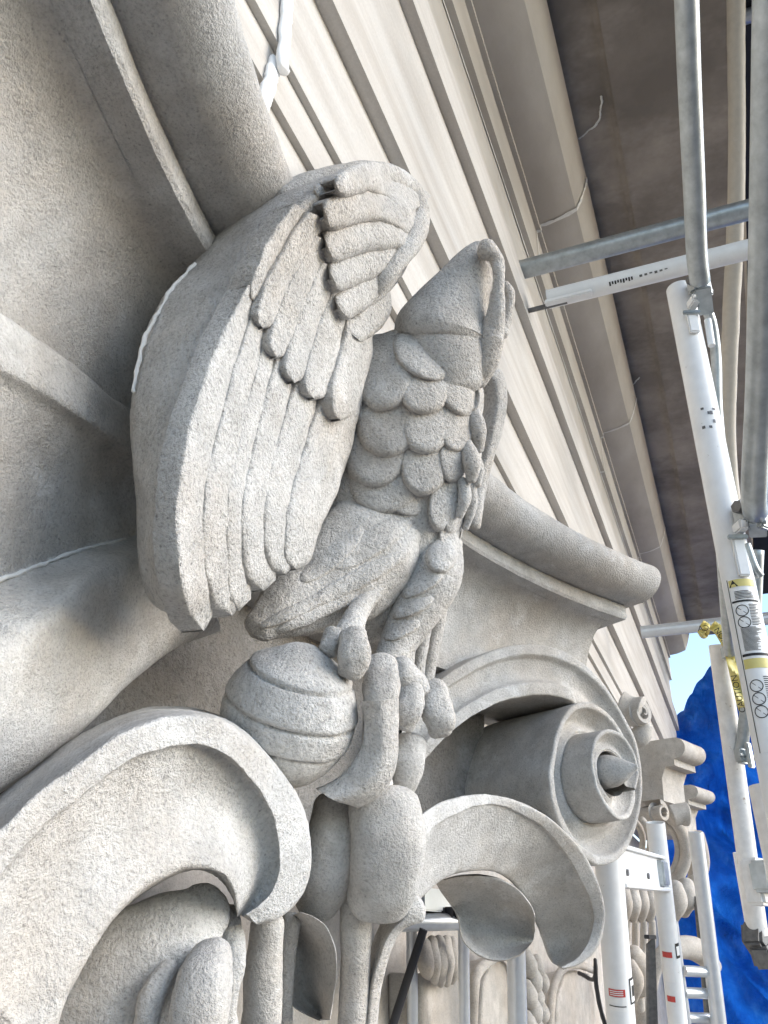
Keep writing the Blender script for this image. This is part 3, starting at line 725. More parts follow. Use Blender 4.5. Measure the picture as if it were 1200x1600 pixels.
# ------------------------------------------------------------------ far carving along the facade
farc = thing('column_capital', 'distant carved capital half hidden by white scaffold frames', 'capital', tuple(PD(1030, 1600, 2.5)))
def FL(name, path, **k): return limb(name, path, M.far, farc, **{**dict(n=24, mseg=18, amp=.001, sc=20), **k})
def slab(name, quad, d0, d1, parent=farc, mat=None, bev=.006):
    """quad of frame points with front and back depth"""
    a = [PD(x, y, d0 if not hasattr(d0, '__len__') else d0[i]) for i, (x, y) in enumerate(quad)]
    n = len(quad); bk_ = np.array([0.25, 0.97, 0.0])*d1
    V = a + [p + bk_ for p in a]
    fs = [tuple(range(n)), tuple(range(2*n-1, n-1, -1))] + [(i, (i+1) % n, n+(i+1) % n, n+i) for i in range(n)]
    o = obj(name, V, fs, mat or M.far, parent, smooth=False)
    mod = o.modifiers.new('bevel', 'BEVEL'); mod.width = bev; mod.segments = 3
    return o
def abacus_block(px, py, w_, D, k=1.0):
    """block with roll, fillet and neck: straight piece of a neighbouring abacus, its end turned to the camera"""
    c = PD(px, py, D)
    ax = np.array([[0.94, -0.34, 0], [0.34, 0.94, 0], [0, 0, 1.]])
    s_ = D/F
    prof = []
    for q in range(13):
        a = math.radians(90 - 180*q/12); prof.append((0.05 + 0.03*math.cos(a), 0.0 + 0.032*k*math.sin(a)))
    prof += [(0.04, -0.034*k), (0.04, -0.055*k), (0.01, -0.056*k), (-0.005, -0.09*k), (-0.008, -0.16*k), (-0.12, -0.16*k), (-0.12, 0.032*k)]
    V = []
    for t_ in np.linspace(-w_, 0, 6):
        for o_, z_ in prof: V.append(c + ax[0]*t_ - ax[1]*o_ + ax[2]*z_)
    K = len(prof); fs = gridf(6, K, False, True); fs.append(tuple(range(K))[::-1]); fs.append(tuple(5*K+j for j in range(K)))
    return obj('abacus', V, fs, M.far, farc, amp=.0008, sc=20)
abacus_block(1064, 1184, .15, 2.6, .92)
abacus_block(1084, 1248, .15, 3.05, .75)
def spiral(cx, cy, D, rp, parent, turns=1.6, depth=.06, nh=(-.55, -.83, 0), name='volute', wid=.42):
    n_ = np.array(nh, float); n_ /= np.linalg.norm(n_); e_ = np.array([-n_[1], n_[0], 0]); c = PD(cx, cy, D); r0 = rp*D/F
    V = []; N_ = 70
    for i in range(N_):
        u = i/(N_-1); a = math.pi*0.5 - u*turns*2*math.pi; r1 = r0*(1-u*.86); ri = r1*(1-wid)
        dr = e_*math.cos(a) + np.array([0, 0, 1.])*math.sin(a); h = depth*.25*u
        for rr_, hh in ((r1, -depth), (r1, h-.003), (r1*.96, h), (ri*1.08, h), (ri, h-.004), (ri, -depth)): V.append(c + dr*rr_ + n_*hh)
    fs = gridf(N_, 6, False, False)
    b_ = len(V); V.append(c - n_*depth*.35)
    ring = []
    for j in range(24):
        a = 2*math.pi*j/24; ring.append(len(V)); V.append(c + (e_*math.cos(a) + np.array([0, 0, 1.])*math.sin(a))*r0*.8 - n_*depth*.35)
    for j in range(24): fs.append((b_, ring[j], ring[(j+1) % 24]))
    return obj(name, V, fs, M.far, parent, angle=50)
spiral(1034, 1268, 2.35, 19, farc, depth=.07)
FL('volute', [(1050, 1275, 2.45, 17), (1062, 1272, 2.45, 16), (1072, 1272, 2.45, 18)], cap=.3)
# concentric arch mouldings of the far volute
def arcband(cx, cy, rx_, ry_, D, a0, a1, r, name='arch_band'):
    FL(name, [(cx + rx_*math.cos(math.radians(a)), cy + ry_*math.sin(math.radians(a)), D, r) for a in np.linspace(a0, a1, 9)], n=40, mseg=14)
arcband(1020, 1330, 52, 62, 2.7, -60, 70, 9)
arcband(1012, 1330, 48, 56, 2.72, -60, 70, 6)
arcband(990, 1315, 26, 40, 2.3, -60, 80, 5)
arcband(984, 1315, 20, 34, 2.32, -60, 80, 5)
arcband(1040, 1340, 56, 60, 3.0, -50, 55, 7)
FL('leaf', [(1092, 1305, 2.9, 9), (1096, 1330, 2.9, 11), (1098, 1355, 2.9, 10), (1090, 1385, 2.9, 8)])
FL('leaf', [(1082, 1318, 2.95, 6), (1086, 1345, 2.95, 8), (1080, 1378, 2.95, 7)])
FL('leaf', [(1055, 1385, 2.6, 12), (1058, 1408, 2.58, 16), (1052, 1432, 2.6, 10)])
FL('leaf', [(1072, 1382, 2.65, 12), (1074, 1402, 2.62, 15), (1068, 1424, 2.65, 10)])
FL('leaf', [(1086, 1375, 2.7, 10), (1090, 1394, 2.68, 13), (1084, 1414, 2.7, 8)])
for q in range(4):
    x = 976 + q*13
    FL('leaf', [(x, 1392, 2.0+.06*q, 9), (x+1, 1412, 1.98+.06*q, 12), (x-1, 1434, 2.0+.06*q, 8)])
    FL('leaf', [(x+4, 1440, 2.05+.06*q, 5), (x+4, 1465, 2.05+.06*q, 6), (x+2, 1492, 2.05+.06*q, 4)])
FL('leaf', [(990, 1490, 2.0, 14), (1000, 1515, 2.0, 20), (1003, 1545, 2.0, 14)])
FL('leaf', [(985, 1505, 1.98, 8), (994, 1530, 1.96, 12), (990, 1560, 1.98, 7)])
FL('leaf', [(1000, 1560, 2.0, 7), (1000, 1575, 2.0, 8)])
FL('shaft', [(1004, 1555, 2.1, 20), (1008, 1660, 2.1, 22)])
FL('bracket_arch', [(1018, 1545, 2.4, 9), (1024, 1510, 2.4, 12), (1045, 1486, 2.42, 15), (1075, 1480, 2.46, 17), (1100, 1492, 2.5, 17), (1116, 1512, 2.52, 12)], n=40, cap=.25)
# small roll behind the near volute
ear = thing('scroll_ornament', 'small stone scroll showing just behind the big corner volute', 'carving', tuple(PD(990, 1165, 1.62)))
e1_ = PD(972, 1104, 1.62); e2_ = PD(1002, 1112, 1.60)
pp = [list(e1_) + [.030], list((e1_+e2_)/2) + [.024], list(e2_) + [.030]]
limb('drum', pp, M.far, ear, raw=True, n=20, cap=.15)
spiral(1003, 1113, 1.585, 24, ear, depth=.03, nh=(-.6, -.8, 0))
limb('tail', [(1006, 1135, 1.6, 13), (1000, 1150, 1.6, 16), (985, 1158, 1.62, 12)], M.far, ear, n=16)

# panels and pilaster carving low on the wall behind the frames
pan = thing('wall_panel', 'pale arched stone panels low on the wall behind the scaffold rails', 'panel', (2.0, 0.55, -1.2))
def PW(x, y, d=0.0): return PY(x, y, 0.55-d)
def panel(pts, d, mat=M.far, name='panel', dep=.06):
    a = [PW(x, y, d) for x, y in pts]; n = len(a); V = a + [p + np.array([0, dep, 0]) for p in a]
    fs = [tuple(range(n)), tuple(range(2*n-1, n-1, -1))] + [(i, (i+1) % n, n+(i+1) % n, n+i) for i in range(n)]
    o = obj(name, V, fs, mat, pan, smooth=False); mod = o.modifiers.new('bevel', 'BEVEL'); mod.width = .006; mod.segments = 3; return o
panel([(752, 1640), (756, 1540), (768, 1505), (785, 1498), (800, 1510), (806, 1560), (808, 1640)], .04)
panel([(664, 1640), (660, 1520), (690, 1530), (728, 1530), (732, 1640)], .05)
panel([(868, 1640), (872, 1560), (884, 1522), (902, 1516), (922, 1522), (930, 1560), (934, 1640)], .06)
limb('rim', [list(PW(x, y, .06)) + [.010] for x, y in ((738, 1600), (742, 1530), (760, 1505), (785, 1492), (802, 1500), (812, 1540), (814, 1640))], M.far, pan, raw=True, n=40, mseg=12)
limb('rim', [list(PW(x, y, .08)) + [.010] for x, y in ((858, 1640), (862, 1560), (876, 1518), (902, 1508), (928, 1516))], M.far, pan, raw=True, n=40, mseg=12)
for q in range(6):
    x = 664 + 11*q; lw = 18*math.sin(math.pi*(q+.7)/6.4)
    limb('leaf', [list(PW(x, 1478-lw*.4, .08)) + [.011], list(PW(x+1, 1502, .085)) + [.016], list(PW(x+1+(3-q)*1.5, 1516+lw, .07)) + [.009]], M.far, pan, raw=True, n=20, mseg=14, sq=.8)
for k in range(5):
    x = 826 + 8*(k % 2); y = 1490 + 24*k
    limb('leaf', [list(PW(x-4, y, .07)) + [.012], list(PW(x, y+18, .08)) + [.020], list(PW(x+2, y+38, .06)) + [.008]], M.far, pan, raw=True, n=14, mseg=12)
    limb('leaf', [list(PW(x+12, y+8, .07)) + [.010], list(PW(x+14, y+24, .08)) + [.016], list(PW(x+8, y+40, .06)) + [.006]], M.far, pan, raw=True, n=14, mseg=12)

# ------------------------------------------------------------------ scaffold
def patch(name, a, b, r, t0, t1, a0, a1, mat, parent, n=10, lift=.0006, m_=2):
    """curved label on a tube from a to b; angle 0 faces the camera"""
    a, b = np.array(a, float), np.array(b, float); t = (b-a)/np.linalg.norm(b-a); Ln = np.linalg.norm(b-a)
    mid = a + t*Ln*(t0+t1)/2; u = -mid/np.linalg.norm(mid); u -= t*(u @ t); u /= np.linalg.norm(u); v = np.cross(t, u)
    if (ROT.T @ v)[0] < 0: v = -v
    V = []
    for tt in (t0, t1):
        for j in range(n):
            an = math.radians(a0 + (a1-a0)*j/(n-1)); V.append(a + t*Ln*tt + (u*math.cos(an) + v*math.sin(an))*(r+lift))
    return obj(name, V, gridf(2, n), mat, parent)
def clamp(parent, c, t, side, s_=1.0, name='clamp'):
    """coupler: collar halves, wedge plate, bolt and nut"""
    c = np.array(c, float); t = np.array(t, float)/np.linalg.norm(t); side = np.array(side, float); side -= t*(side @ t); side /= np.linalg.norm(side); w_ = np.cross(t, side)
    ax = np.array([side, w_, t])
    cb_ = box(name, c, ax, (.012*s_, .022*s_, .020*s_), M.galv, parent, bev=.004)
    box('plate', c + side*.022*s_, ax, (.006*s_, .010*s_, .034*s_), M.galv, cb_, bev=.003)
    tube('bolt', c + side*.01*s_ - w_*.03*s_, c + side*.01*s_ + w_*.034*s_, .005*s_, M.galv, cb_, seg=10)
    tube('nut', c + side*.01*s_ + w_*.026*s_, c + side*.01*s_ + w_*.038*s_, .010*s_, M.steel, cb_, seg=6)
    return cb_
# --- main post with labels
a_ = PD(1062, 452, 1.45); b_ = a_ - np.array([0, 0, 2.6]); RP = .0225
post = thing('scaffold_post', 'leaning white scaffold post with a long instruction label, right edge', 'scaffold post', tuple(b_))
tube('tube', a_, b_, RP, M.white, post, hollow=True, seg=28)
Lp = 2.6
def tpos(y):   # fraction along the post for an image row
    lo, hi = 0, 1
    for _ in range(40):
        mi = (lo+hi)/2; p = ROT.T @ (a_ + (b_-a_)*mi)
        if 800 + F*p[1]/p[2] < y: lo = mi
        else: hi = mi
    return lo
for y0_, y1_, c0, c1, mt_, nm in ((912, 1180, -38, 62, M.paper, 'label'), (1036, 1051, -34, 60, M.yellow, 'label_band'), (914, 925, -34, 60, M.yellow, 'label_band'), (946, 949, -34, 60, M.ink, 'print_line'), (1028, 1032, -34, 60, M.ink, 'print_line'), (912, 1180, -40, -37, M.ink, 'print_line')):
    patch(nm, a_, b_, RP, tpos(y0_), tpos(y1_), c0, c1, mt_, post, lift=.0005 if nm == 'label' else .0010)
for k in range(22):
    y = 988 + k*1.75
    if y > 1024: break
    patch('print_line', a_, b_, RP, tpos(y), tpos(y+.8), -22, random.uniform(20, 50), M.ink, post, lift=.001)
for k in range(6): patch('print_line', a_, b_, RP, tpos(932+k*2.2), tpos(933+k*2.2), -20, random.uniform(20, 52), M.ink, post, lift=.001)
for k in range(14): patch('print_line', a_, b_, RP, tpos(953+k*2.4), tpos(954+k*2.4), 18, random.uniform(38, 54), M.ink, post, lift=.001)
for k in range(34): patch('print_line', a_, b_, RP, tpos(1064+k*3.2), tpos(1065.2+k*3.2), 18, random.uniform(34, 54), M.ink, post, lift=.001)
def pict(y, ang, rad):
    Lm = tpos(y); t = (b_-a_)/np.linalg.norm(b_-a_); mid = a_ + (b_-a_)*Lm
    u = -mid/np.linalg.norm(mid); u -= t*(u @ t); u /= np.linalg.norm(u); v = np.cross(t, u)
    if (ROT.T @ v)[0] < 0: v = -v
    V, fs = [], []
    for j in range(25):
        q = 2*math.pi*j/24
        for rr_ in (rad, rad*.86):
            an = math.radians(ang) + rr_*math.cos(q)/RP
            V.append(mid + t*rr_*math.sin(q) + (u*math.cos(an) + v*math.sin(an))*(RP+.001))
        if j: fs.append((2*j-2, 2*j-1, 2*j+1, 2*j))
    k = len(V)
    for sgn in (-1, 1):
        for q, e in ((math.radians(225), .00), (math.radians(45), .00)):
            an = math.radians(ang) + rad*.86*math.cos(q)/RP
            V.append(mid + t*(rad*.86*math.sin(q) + sgn*rad*.06) + (u*math.cos(an) + v*math.sin(an))*(RP+.001))
    fs.append((k, k+1, k+3, k+2))
    obj('pictogram', V, fs, M.ink, post, smooth=False)
for y in (962, 980): pict(y, -6, .0085)
for y in (1078, 1098, 1118): pict(y, -8, .0085)
# warning triangle on the yellow band
def tri(y, ang, s_):
    Lm = tpos(y); t = (b_-a_)/np.linalg.norm(b_-a_); mid = a_ + (b_-a_)*Lm
    u = -mid/np.linalg.norm(mid); u -= t*(u @ t); u /= np.linalg.norm(u); v = np.cross(t, u)
    if (ROT.T @ v)[0] < 0: v = -v
    V = []
    for x, z in ((-1, .8), (1, .8), (0, -.9)):
        an = math.radians(ang) + x*s_/RP; V.append(mid + t*z*s_ + (u*math.cos(an) + v*math.sin(an))*(RP+.0014))
    obj('pictogram', V, [(0, 1, 2)], M.ink, post, smooth=False)
tri(920, -18, .006)
# scuffed print on the post
for k in range(9):
    y = 656 + random.uniform(-10, 22); x = random.uniform(-20, 40)
    patch('scuff', a_, b_, RP, tpos(y), tpos(y+random.uniform(2, 7)), x, x+random.uniform(4, 14), M.steel, post)
# latch strips on the post
t_ = np.array([0, 0, -1.])
def onpost(y, ang, out):
    mid = a_ + (b_-a_)*tpos(y); u = -mid/np.linalg.norm(mid); u[2] = 0; u /= np.linalg.norm(u); v = np.cross(t_, u)
    if (ROT.T @ v)[0] < 0: v = -v
    d = u*math.cos(math.radians(ang)) + v*math.sin(math.radians(ang)); return mid + d*(RP+out), d, np.cross(t_, d)
for y, hh in ((520, .022), (878, .034)):
    c, d, e = onpost(y, 22, .004); la = box('latch_strip', c, [d, e, t_], (.004, .008, hh), M.white, post, bev=.002)
    c, d, e = onpost(y-26 if y < 600 else y-38, 30, .012); box('latch_pin', c, [d, e, t_], (.012, .007, .008), M.white, la, bev=.002)
    c, d, e = onpost(y-12 if y < 600 else y-24, 20, .010); box('latch_pin', c, [d, e, t_], (.003, .014, .003), M.galv, la, bev=.001)
c, d, e = onpost(470, 55, .012); clamp(post, c, t_, d, .8)
c, d, e = onpost(820, 55, .014); clamp(post, c, t_, d, .95)

# --- braces
def brace(pts, label, r=.016, mat=None, name='scaffold_brace', flat=None, sq=1.0):
    th_ = thing(name, label, 'scaffold brace', tuple(PD(*pts[-1])))
    pp = [list(PD(*p)) + [r] for p in pts]
    limb('tube', pp, mat or M.galv, th_, raw=True, n=40, mseg=18, amp=0, cap=.15)
    if flat: 
        x, y, D, L_ = flat
        c = PD(x, y, D); t = np.array(PD(*pts[-1])) - np.array(PD(*pts[-2])); t /= np.linalg.norm(t); u = np.cross(t, -c/np.linalg.norm(c)); u /= np.linalg.norm(u)
        box('flattened_end', c, [u, np.cross(t, u), t], (.012, .003, L_), mat or M.galv, th_, bev=.002)
    return th_
brace([(1071, -60, 1.12), (1077, 120, 1.19), (1085, 300, 1.28), (1089, 400, 1.34), (1094, 440, 1.37)], 'grey galvanised brace running up from the tip of the leaning white post', r=.0165, flat=(1101, 470, 1.38, .026))
brace([(1204, -60, .84), (1196, 300, .93), (1187, 600, 1.05), (1178, 770, 1.13), (1180, 800, 1.17)], 'wide grey galvanised brace down the right edge, nearest the camera', r=.017, flat=(1184, 826, 1.19, .022))
brace([(1098, 468, 1.46), (1112, 505, 1.47), (1119, 560, 1.47), (1121, 640, 1.46), (1133, 760, 1.45)], 'thin bent grey rod tucked right behind the leaning white post', r=.009)
brace([(1106, 500, 1.40), (1112, 540, 1.38)], 'short white pin hanging beside the tip of the leaning post', r=.006, mat=M.white)
brace([(1166, 850, 1.2), (1180, 888, 1.19), (1188, 900, 1.19)], 'small light grey lever hanging below the clamp on the leaning post', r=.006)
brace([(1128, 850, 1.55), (1134, 940, 1.7), (1139, 1015, 1.85), (1140, 1020, 1.86)], 'thin grey brace rising behind the labelled post above the caution tape', r=.012)
brace([(1184, 860, 1.9), (1177, 1000, 1.88), (1160, 1160, 1.86), (1156, 1175, 1.86)], 'grey brace slanting behind the labelled post to the middle clamp', r=.014)
# --- cross tubes from the facade
def straight(name, A_, B_, r, mat, label, cat, hollow=True):
    th_ = thing(name, label, cat, tuple((np.array(A_)+np.array(B_))/2 - np.array([0, 0, r])))
    o = tube('tube', A_, B_, r, mat, th_, hollow=hollow, seg=24); th_['t'] = 0; del th_['t']; return th_, o
A_ = PD(806, 424, 1.86); ydir = ROT @ np.array([0, 0, 0.])
B_ = A_ + np.array([0, -1, 0])*.62
th_, _ = straight('scaffold_tube', A_, B_, .0215, M.galv, 'mottled galvanised tube crossing under the cornice, upper of two', 'scaffold tube')
A_ = PD(856, 468, 1.80); B_ = A_ + np.array([0, -1, 0])*.56
th_, _ = straight('scaffold_tube', A_, B_, .0205, M.white, 'white tube with faded print crossing below the galvanised one', 'scaffold tube')
tube('spigot', A_ + np.array([0, .05, -.018]), A_ + np.array([0, -.04, -.018]), .0055, M.steel, th_, seg=10)
bx_ = box('latch_strip', A_ + np.array([-.012, -.045, -.020]), I3, (.008, .05, .005), M.white, th_, bev=.002)
for k in range(9): patch('print_mark', A_, B_, .0205, .235+k*.010, .241+k*.010, -12, random.uniform(2, 12), M.ink, th_)
for k in range(6): patch('print_mark', A_, B_, .0205, .345+k*.018, .355+k*.018, -10, random.uniform(-4, 4), M.steel, th_)
A_ = PD(1002, 988, 2.55); B_ = A_ + np.array([0, -1, 0])*.75
th_, _ = straight('scaffold_tube', A_, B_, .019, M.alu, 'far pale tube with yellow tape tied round it', 'scaffold tube')
# --- lower right post and hardware
def post2(name, top, bot, r, mat, label, hollow=True):
    A_, B_ = PD(*top), PD(*bot); return (*straight(name, A_, B_, r, mat, label, 'scaffold post', hollow), A_, B_)
p2, _, A2, B2 = post2('scaffold_post', (1122, 1008, 1.95), (1184, 1460, 1.78), .0215, M.rust, 'scuffed white post standing before the blue tarp')
clamp(p2, PD(1138, 1022, 1.9), (0, 0, 1), (-.5, -.8, 0), .8)
cl = clamp(p2, PD(1160, 1182, 1.83), (0, 0, 1), (-.5, -.8, 0), .8)
box('coupler_block', PD(1184, 1378, 1.72), [[.9, -.4, 0], [.4, .9, 0], [0, 0, 1]], (.03, .02, .045), M.rust, p2, bev=.006)
box('coupler_block', PD(1196, 1370, 1.70), [[.9, -.4, 0], [.4, .9, 0], [0, 0, 1]], (.03, .02, .03), M.galv, p2, bev=.006)
p3, _, A3, B3 = post2('scaffold_post', (1155, 1332, 1.85), (1177, 1460, 1.80), .0135, M.white, 'short thin white post ending in a grey clamp near the right edge')
box('foot_clamp', PD(1183, 1470, 1.78), [[.8, -.3, -.5], [.3, .95, 0], [.5, -.1, .86]], (.034, .022, .026), M.steel, p3, bev=.006, amp=.003)
box('foot_clamp', PD(1196, 1492, 1.76), [[.8, -.3, .2], [.3, .95, 0], [-.2, .1, .96]], (.034, .02, .022), M.steel, p3, bev=.006, amp=.003)
p4, _, A4, B4 = post2('scaffold_post', (1198, 1228, 1.25), (1248, 1460, 1.15), .026, M.rust, 'rust chipped wide pipe with open top at the right edge')
# --- frames below the volute
p5, _, A5, B5 = post2('scaffold_post', (948, 1310, 1.42), (974, 1640, 1.36), .0235, M.white, 'thick white frame leg rising to the big volute')
patch('label', A5, B5, .0235, .70, .735, -42, 25, M.red, p5); patch('label', A5, B5, .0235, .738, .80, -42, 25, M.paper, p5)
patch('print_line', A5, B5, .0235, .775, .780, -42, 25, M.ink, p5, lift=.0012)
for k in range(3): patch('print_line', A5, B5, .0235, .706+k*.009, .710+k*.009, -36, 16, M.paper, p5, lift=.0012)
patch('label', A5, B5, .0235, .655, .775, 48, 84, M.ink, p5); patch('label', A5, B5, .0235, .665, .765, 52, 80, M.paper, p5, lift=.0012); patch('label', A5, B5, .0235, .69, .74, 58, 74, M.ink, p5, lift=.0018)
p6, _, A6, B6 = post2('scaffold_post', (1024, 1285, 1.85), (1064, 1640, 1.76), .0205, M.white, 'slim white frame leg with small red stickers, second from the volute')
patch('label', A6, B6, .0205, .57, .595, -50, 10, M.red, p6); patch('label', A6, B6, .0205, .60, .70, -50, 10, M.paper, p6); patch('label', A6, B6, .0205, .76, .785, -50, 0, M.red, p6)
patch('label', A6, B6, .0205, .535, .60, 35, 72, M.ink, p6); patch('label', A6, B6, .0205, .548, .588, 40, 66, M.paper, p6, lift=.0012)
bm_ = thing('frame_beam', 'white channel beam joining the two frame legs under the volute', 'beam', tuple(PD(1000, 1385, 1.6)))
pa, pb = PD(962, 1352, 1.45), PD(1034, 1366, 1.83); tt_ = (pb-pa)/np.linalg.norm(pb-pa); uu = np.cross(tt_, [0, 0, 1.]); uu /= np.linalg.norm(uu); zz = np.cross(uu, tt_)
box('web', (pa+pb)/2, [tt_, uu, zz], (np.linalg.norm(pb-pa)/2, .006, .030), M.white, bm_, bev=.002)
for sg in (-1, 1): box('flange', (pa+pb)/2 + zz*sg*.032, [tt_, uu, zz], (np.linalg.norm(pb-pa)/2, .016, .003), M.white, bm_, bev=.001)
box('sleeve', pb - tt_*.05 - uu*0.0, [tt_, uu, zz], (.03, .019, .026), M.galv, bm_, bev=.004)
for q in (.12, .55): tube('bolt', pa + (pb-pa)*q - uu*.010 - zz*.01, pa + (pb-pa)*q + uu*.010 - zz*.01, .006, M.steel, bm_, seg=8)
lad = thing('scaffold_ladder', 'aluminium ladder frame leaning before the far tarp', 'ladder', tuple(PD(1090, 1640, 2.2)))
tube('stile', PD(1087, 1300, 2.35), PD(1128, 1640, 2.2), .0205, M.alu, lad)
tube('stile', PD(1052, 1440, 2.25), PD(1078, 1640, 2.2), .0125, M.alu, lad)
tube('stile', PD(1108, 1440, 2.55), PD(1122, 1640, 2.5), .0105, M.steel, lad)
for y, x0, x1 in ((1517, 1068, 1112), (1551, 1068, 1116), (1590, 1072, 1120)): tube('rung', PD(x0, y, 2.22), PD(x1, y+2, 2.26), .0135, M.alu, lad)
for x0, y0, x1, y1 in ((1088, 1400, 1110, 1640), (1100, 1440, 1106, 1640)): tube('brace', PD(x0, y0, 2.6), PD(x1, y1, 2.5), .009, M.steel, lad, seg=10)
# flat grey strip and rod beside the frame legs
st_ = thing('steel_strip', 'tall grey steel strip between the two white frame legs', 'strip', tuple(PD(1018, 1640, 1.75)))
slab('plate', [(1013, 1475), (1024, 1465), (1030, 1640), (1014, 1640)], 1.78, .006, st_, M.steel, .001)
box('bracket', PD(1016, 1464, 1.78), [[.9, -.3, 0], [.3, .9, 0], [0, 0, 1]], (.02, .006, .004), M.dark, st_, bev=.001)
# --- lower centre guard frame
gf = thing('guard_frame', 'aluminium guard frame with rails low behind the central husk', 'guard frame', tuple(PD(690, 1640, 1.25)))
tube('rail', PD(600, 1442, 1.22), PD(724, 1440, 1.30), .0125, M.alu, gf)
box('top_rail', PD(690, 1408, 1.30), [[.9, -.2, 0], [.2, .97, 0], [0, 0, 1]], (.07, .008, .016), M.alu, gf, bev=.002)
for k in range(4): box('spacer', PD(672+k*13, 1426, 1.29), [[.9, -.2, 0], [.2, .97, 0], [0, 0, 1]], (.006, .012, .008), M.dark, gf, bev=.001)
for x in (643, 724): tube('stile', PD(x, 1430, 1.30), PD(x+2, 1640, 1.28), .0088, M.alu, gf)
p7, _, A7, B7 = post2('scaffold_post', (805, 1440, 1.45), (810, 1640, 1.40), .0165, M.alu, 'plain aluminium post below the hanging lobe')
db = thing('dark_brace', 'thin black diagonal rod crossing the guard frame', 'scaffold brace', tuple(PD(605, 1640, 1.15)))
tube('rod', PD(662, 1452, 1.2), PD(598, 1650, 1.15), .0062, M.dark, db, seg=12)
# thin cable loop by the thick frame leg
cbl = limb('cable', [(905, 1520, 1.5, 3), (928, 1530, 1.45, 3), (930, 1500, 1.42, 3), (932, 1540, 1.4, 3.5), (938, 1575, 1.4, 3.5), (952, 1620, 1.38, 3.5)], M.dark, None, n=60, mseg=8)
cbl['label'] = 'thin dark cable looped beside the thick white frame leg'; cbl['category'] = 'cable'
# beige pipe along the soffit edge
pip = limb('hanging_sheet', [(1149, -60, 2.0, 14), (1151, 150, 2.05, 13), (1150, 330, 2.1, 13), (1142, 500, 2.15, 13), (1137, 650, 2.2, 12), (1146, 790, 2.2, 11)], M.pipe, None, n=60, mseg=20, amp=.002, sc=8)
pip['label'] = 'pale rounded plastic roll hanging along the outer soffit edge'; pip['category'] = 'plastic roll'

# ------------------------------------------------------------------ caution tape
tp = thing('caution_tape', 'yellow caution tape tied to the far tube and hanging down', 'tape', tuple(PD(1160, 1110, 1.88)))
def ribbon(name, pts, hw, mat, parent, D, n=40, twist=0.0):
    c = resample(np.array(pts, float), n); tg = np.gradient(c, axis=0); tg /= np.linalg.norm(tg, axis=1)[:, None]; nr = np.c_[-tg[:, 1], tg[:, 0]]
    V = []
    for i in range(n):
        for sgn in (-1, -.33, .33, 1):
            q = c[i] + nr[i]*sgn*hw; V.append(PD(q[0], q[1], D + .012*math.sin(i*.35+sgn*1.2) + twist*sgn))
    o = obj(name, V, gridf(n, 4), mat, parent); md = o.modifiers.new('solid', 'SOLIDIFY'); md.thickness = .0006; return o
ribbon('tape', [(1112, 976), (1122, 984), (1132, 1000), (1138, 1012)], 8, M.yellow, tp, 1.90)
ribbon('tape', [(1138, 1016), (1144, 1040), (1151, 1070), (1157, 1096), (1162, 1112)], 7, M.yellow, tp, 1.86)
ribbon('tape', [(1096, 974), (1104, 980), (1100, 992), (1094, 984)], 6, M.yellow, tp, 2.3)
def text(body, c, xdir, ydir, size, mat, parent):
    cu = bpy.data.curves.new('lettering', 'FONT'); cu.body = body; cu.size = 1.0; cu.align_x = 'CENTER'; cu.align_y = 'CENTER'; cu.extrude = .0
    to = bpy.data.objects.new('tmp', cu); COL.objects.link(to)
    dg = bpy.context.evaluated_depsgraph_get(); me = bpy.data.meshes.new_from_object(to.evaluated_get(dg))
    V = [np.array(c) + np.array(xdir)*v.co.x*size + np.array(ydir)*v.co.y*size for v in me.vertices]; fs = [tuple(p.vertices) for p in me.polygons]
    bpy.data.objects.remove(to); bpy.data.meshes.remove(me)
    return obj('lettering', V, fs, mat, parent, smooth=False)
ca, cb2 = PD(1138, 1016, 1.84), PD(1161, 1110, 1.84)
dx = (cb2-ca)/np.linalg.norm(cb2-ca); nrm = -ca/np.linalg.norm(ca); dy = np.cross(nrm, dx); dy /= np.linalg.norm(dy)
text('CAUTION', PD(1154, 1084, 1.838), -dx, -dy, .019, M.ink, tp)
ca, cb2 = PD(1116, 978, 1.88), PD(1136, 1008, 1.88); dx = (cb2-ca)/np.linalg.norm(cb2-ca); dy = np.cross(nrm, dx); dy /= np.linalg.norm(dy)
text('TION', PD(1128, 994, 1.872), -dx, -dy, .018, M.ink, tp)
text('CA', PD(1099, 982, 2.27), -np.array([0, -1, 0]), np.array([0, 0, 1.]), .022, M.ink, tp)

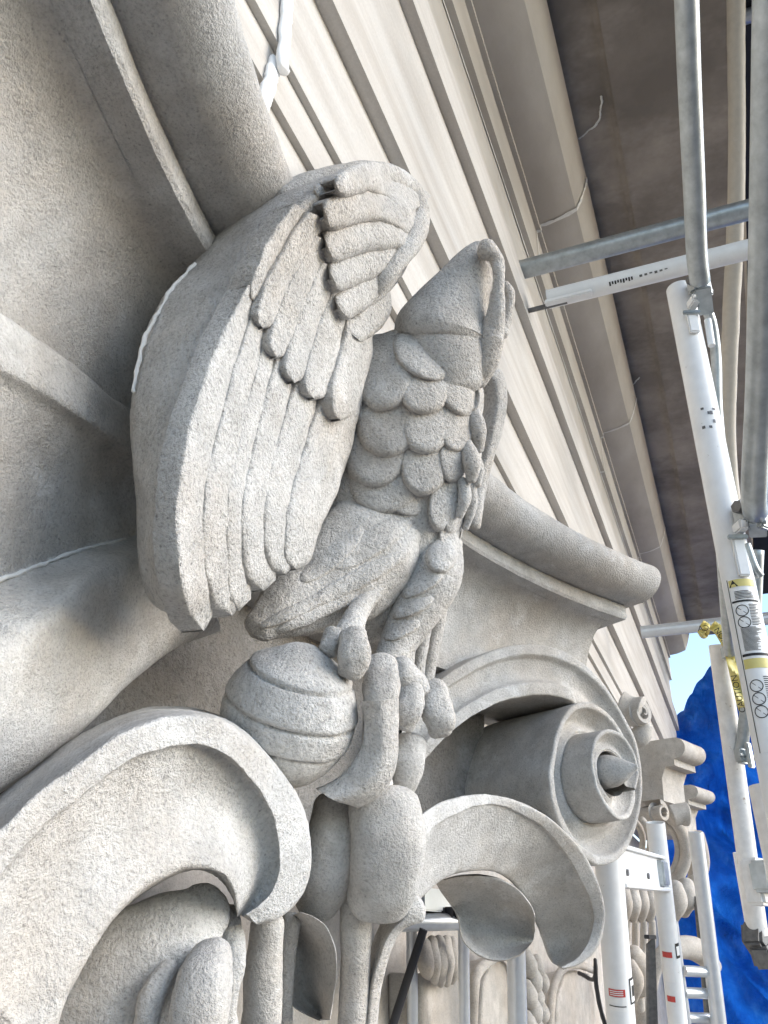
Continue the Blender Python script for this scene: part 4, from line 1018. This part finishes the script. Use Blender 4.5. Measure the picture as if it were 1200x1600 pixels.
# ------------------------------------------------------------------ blue tarpaulin closing the far end
NT, MT = 150, 110; V = []
def top_z(y):   # top edge rises away from the wall
    return float(np.interp(y, [-3, -.37, 0.0, .27, .5], [1.95, 1.82, 1.74, 1.40, 1.27]))
for i in range(NT):
    y = 0.50 - 3.2*(i/(NT-1))**1.15
    zt = top_z(y)
    for j in range(MT):
        z = -2.2 + (zt+2.2)*(j/(MT-1))
        n1 = mnoise.noise(Vector((y*1.6+z*1.1, z*.8-y*.5, 1.3)))
        n2 = mnoise.noise(Vector((y*4.2-z*3.4, z*1.3, 7.1))); n3 = mnoise.noise(Vector((y*9+z*6, z*6-y*4, 3.3)))
        rid = (1-abs(n2)*2.4)*.16 + (1-abs(mnoise.noise(Vector((y*2.1+z*2.6, z*1.1-y*2.0, 11.7))))*3)*.14
        V.append((5.78 + .18*n1 + rid + .05*n3 + .05*math.sin(y*7+z*2.2) - .35*max(0, -y-.4)*.2, y, z))
tarp = obj('tarpaulin', V, gridf(NT, MT), M.tarp, None, angle=180)
tarp['label'] = 'crumpled bright blue tarpaulin hung across the far end of the scaffold'; tarp['category'] = 'tarp'

# ------------------------------------------------------------------ boarded scaffold lift overhead, outboard of the cornice
for k in range(7):
    y = -.47 - .235*k
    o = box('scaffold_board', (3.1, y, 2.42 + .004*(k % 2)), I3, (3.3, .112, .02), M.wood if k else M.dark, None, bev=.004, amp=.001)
    o['label'] = ['dark board of the lift overhead, right next to the cornice edge', 'brown timber board of the lift overhead, second from the cornice', 'timber board overhead, third from the cornice edge', 'timber board overhead, fourth from the cornice edge', 'timber board overhead, fifth from the cornice edge', 'timber board overhead, sixth from the cornice edge', 'timber board overhead, farthest from the cornice edge'][k]
    o['category'] = 'board'; o['group'] = 'boards of the overhead lift'
for k, x in enumerate((1.7, 3.1)):
    th_, _ = straight('scaffold_tube', (x, -.37, 2.375), (x, -2.1, 2.375), .021, M.alu, 'pale transom tube carrying the overhead boards, ' + ('nearer one' if k == 0 else 'farther one'), 'scaffold tube')

# unseen lift under the camera, boards added to bounce sunlight upward
deck = bpy.data.objects.new('bounce_deck', None); COL.objects.link(deck); deck['kind'] = 'structure'
for k in range(8):
    box('board', (2.4, .10 - .24*k, -1.72), I3, (3.6, .114, .02), M.deck, deck, bev=.004, amp=.001)

for o in bpy.data.objects:
    if '_w' in o: del o['_w']
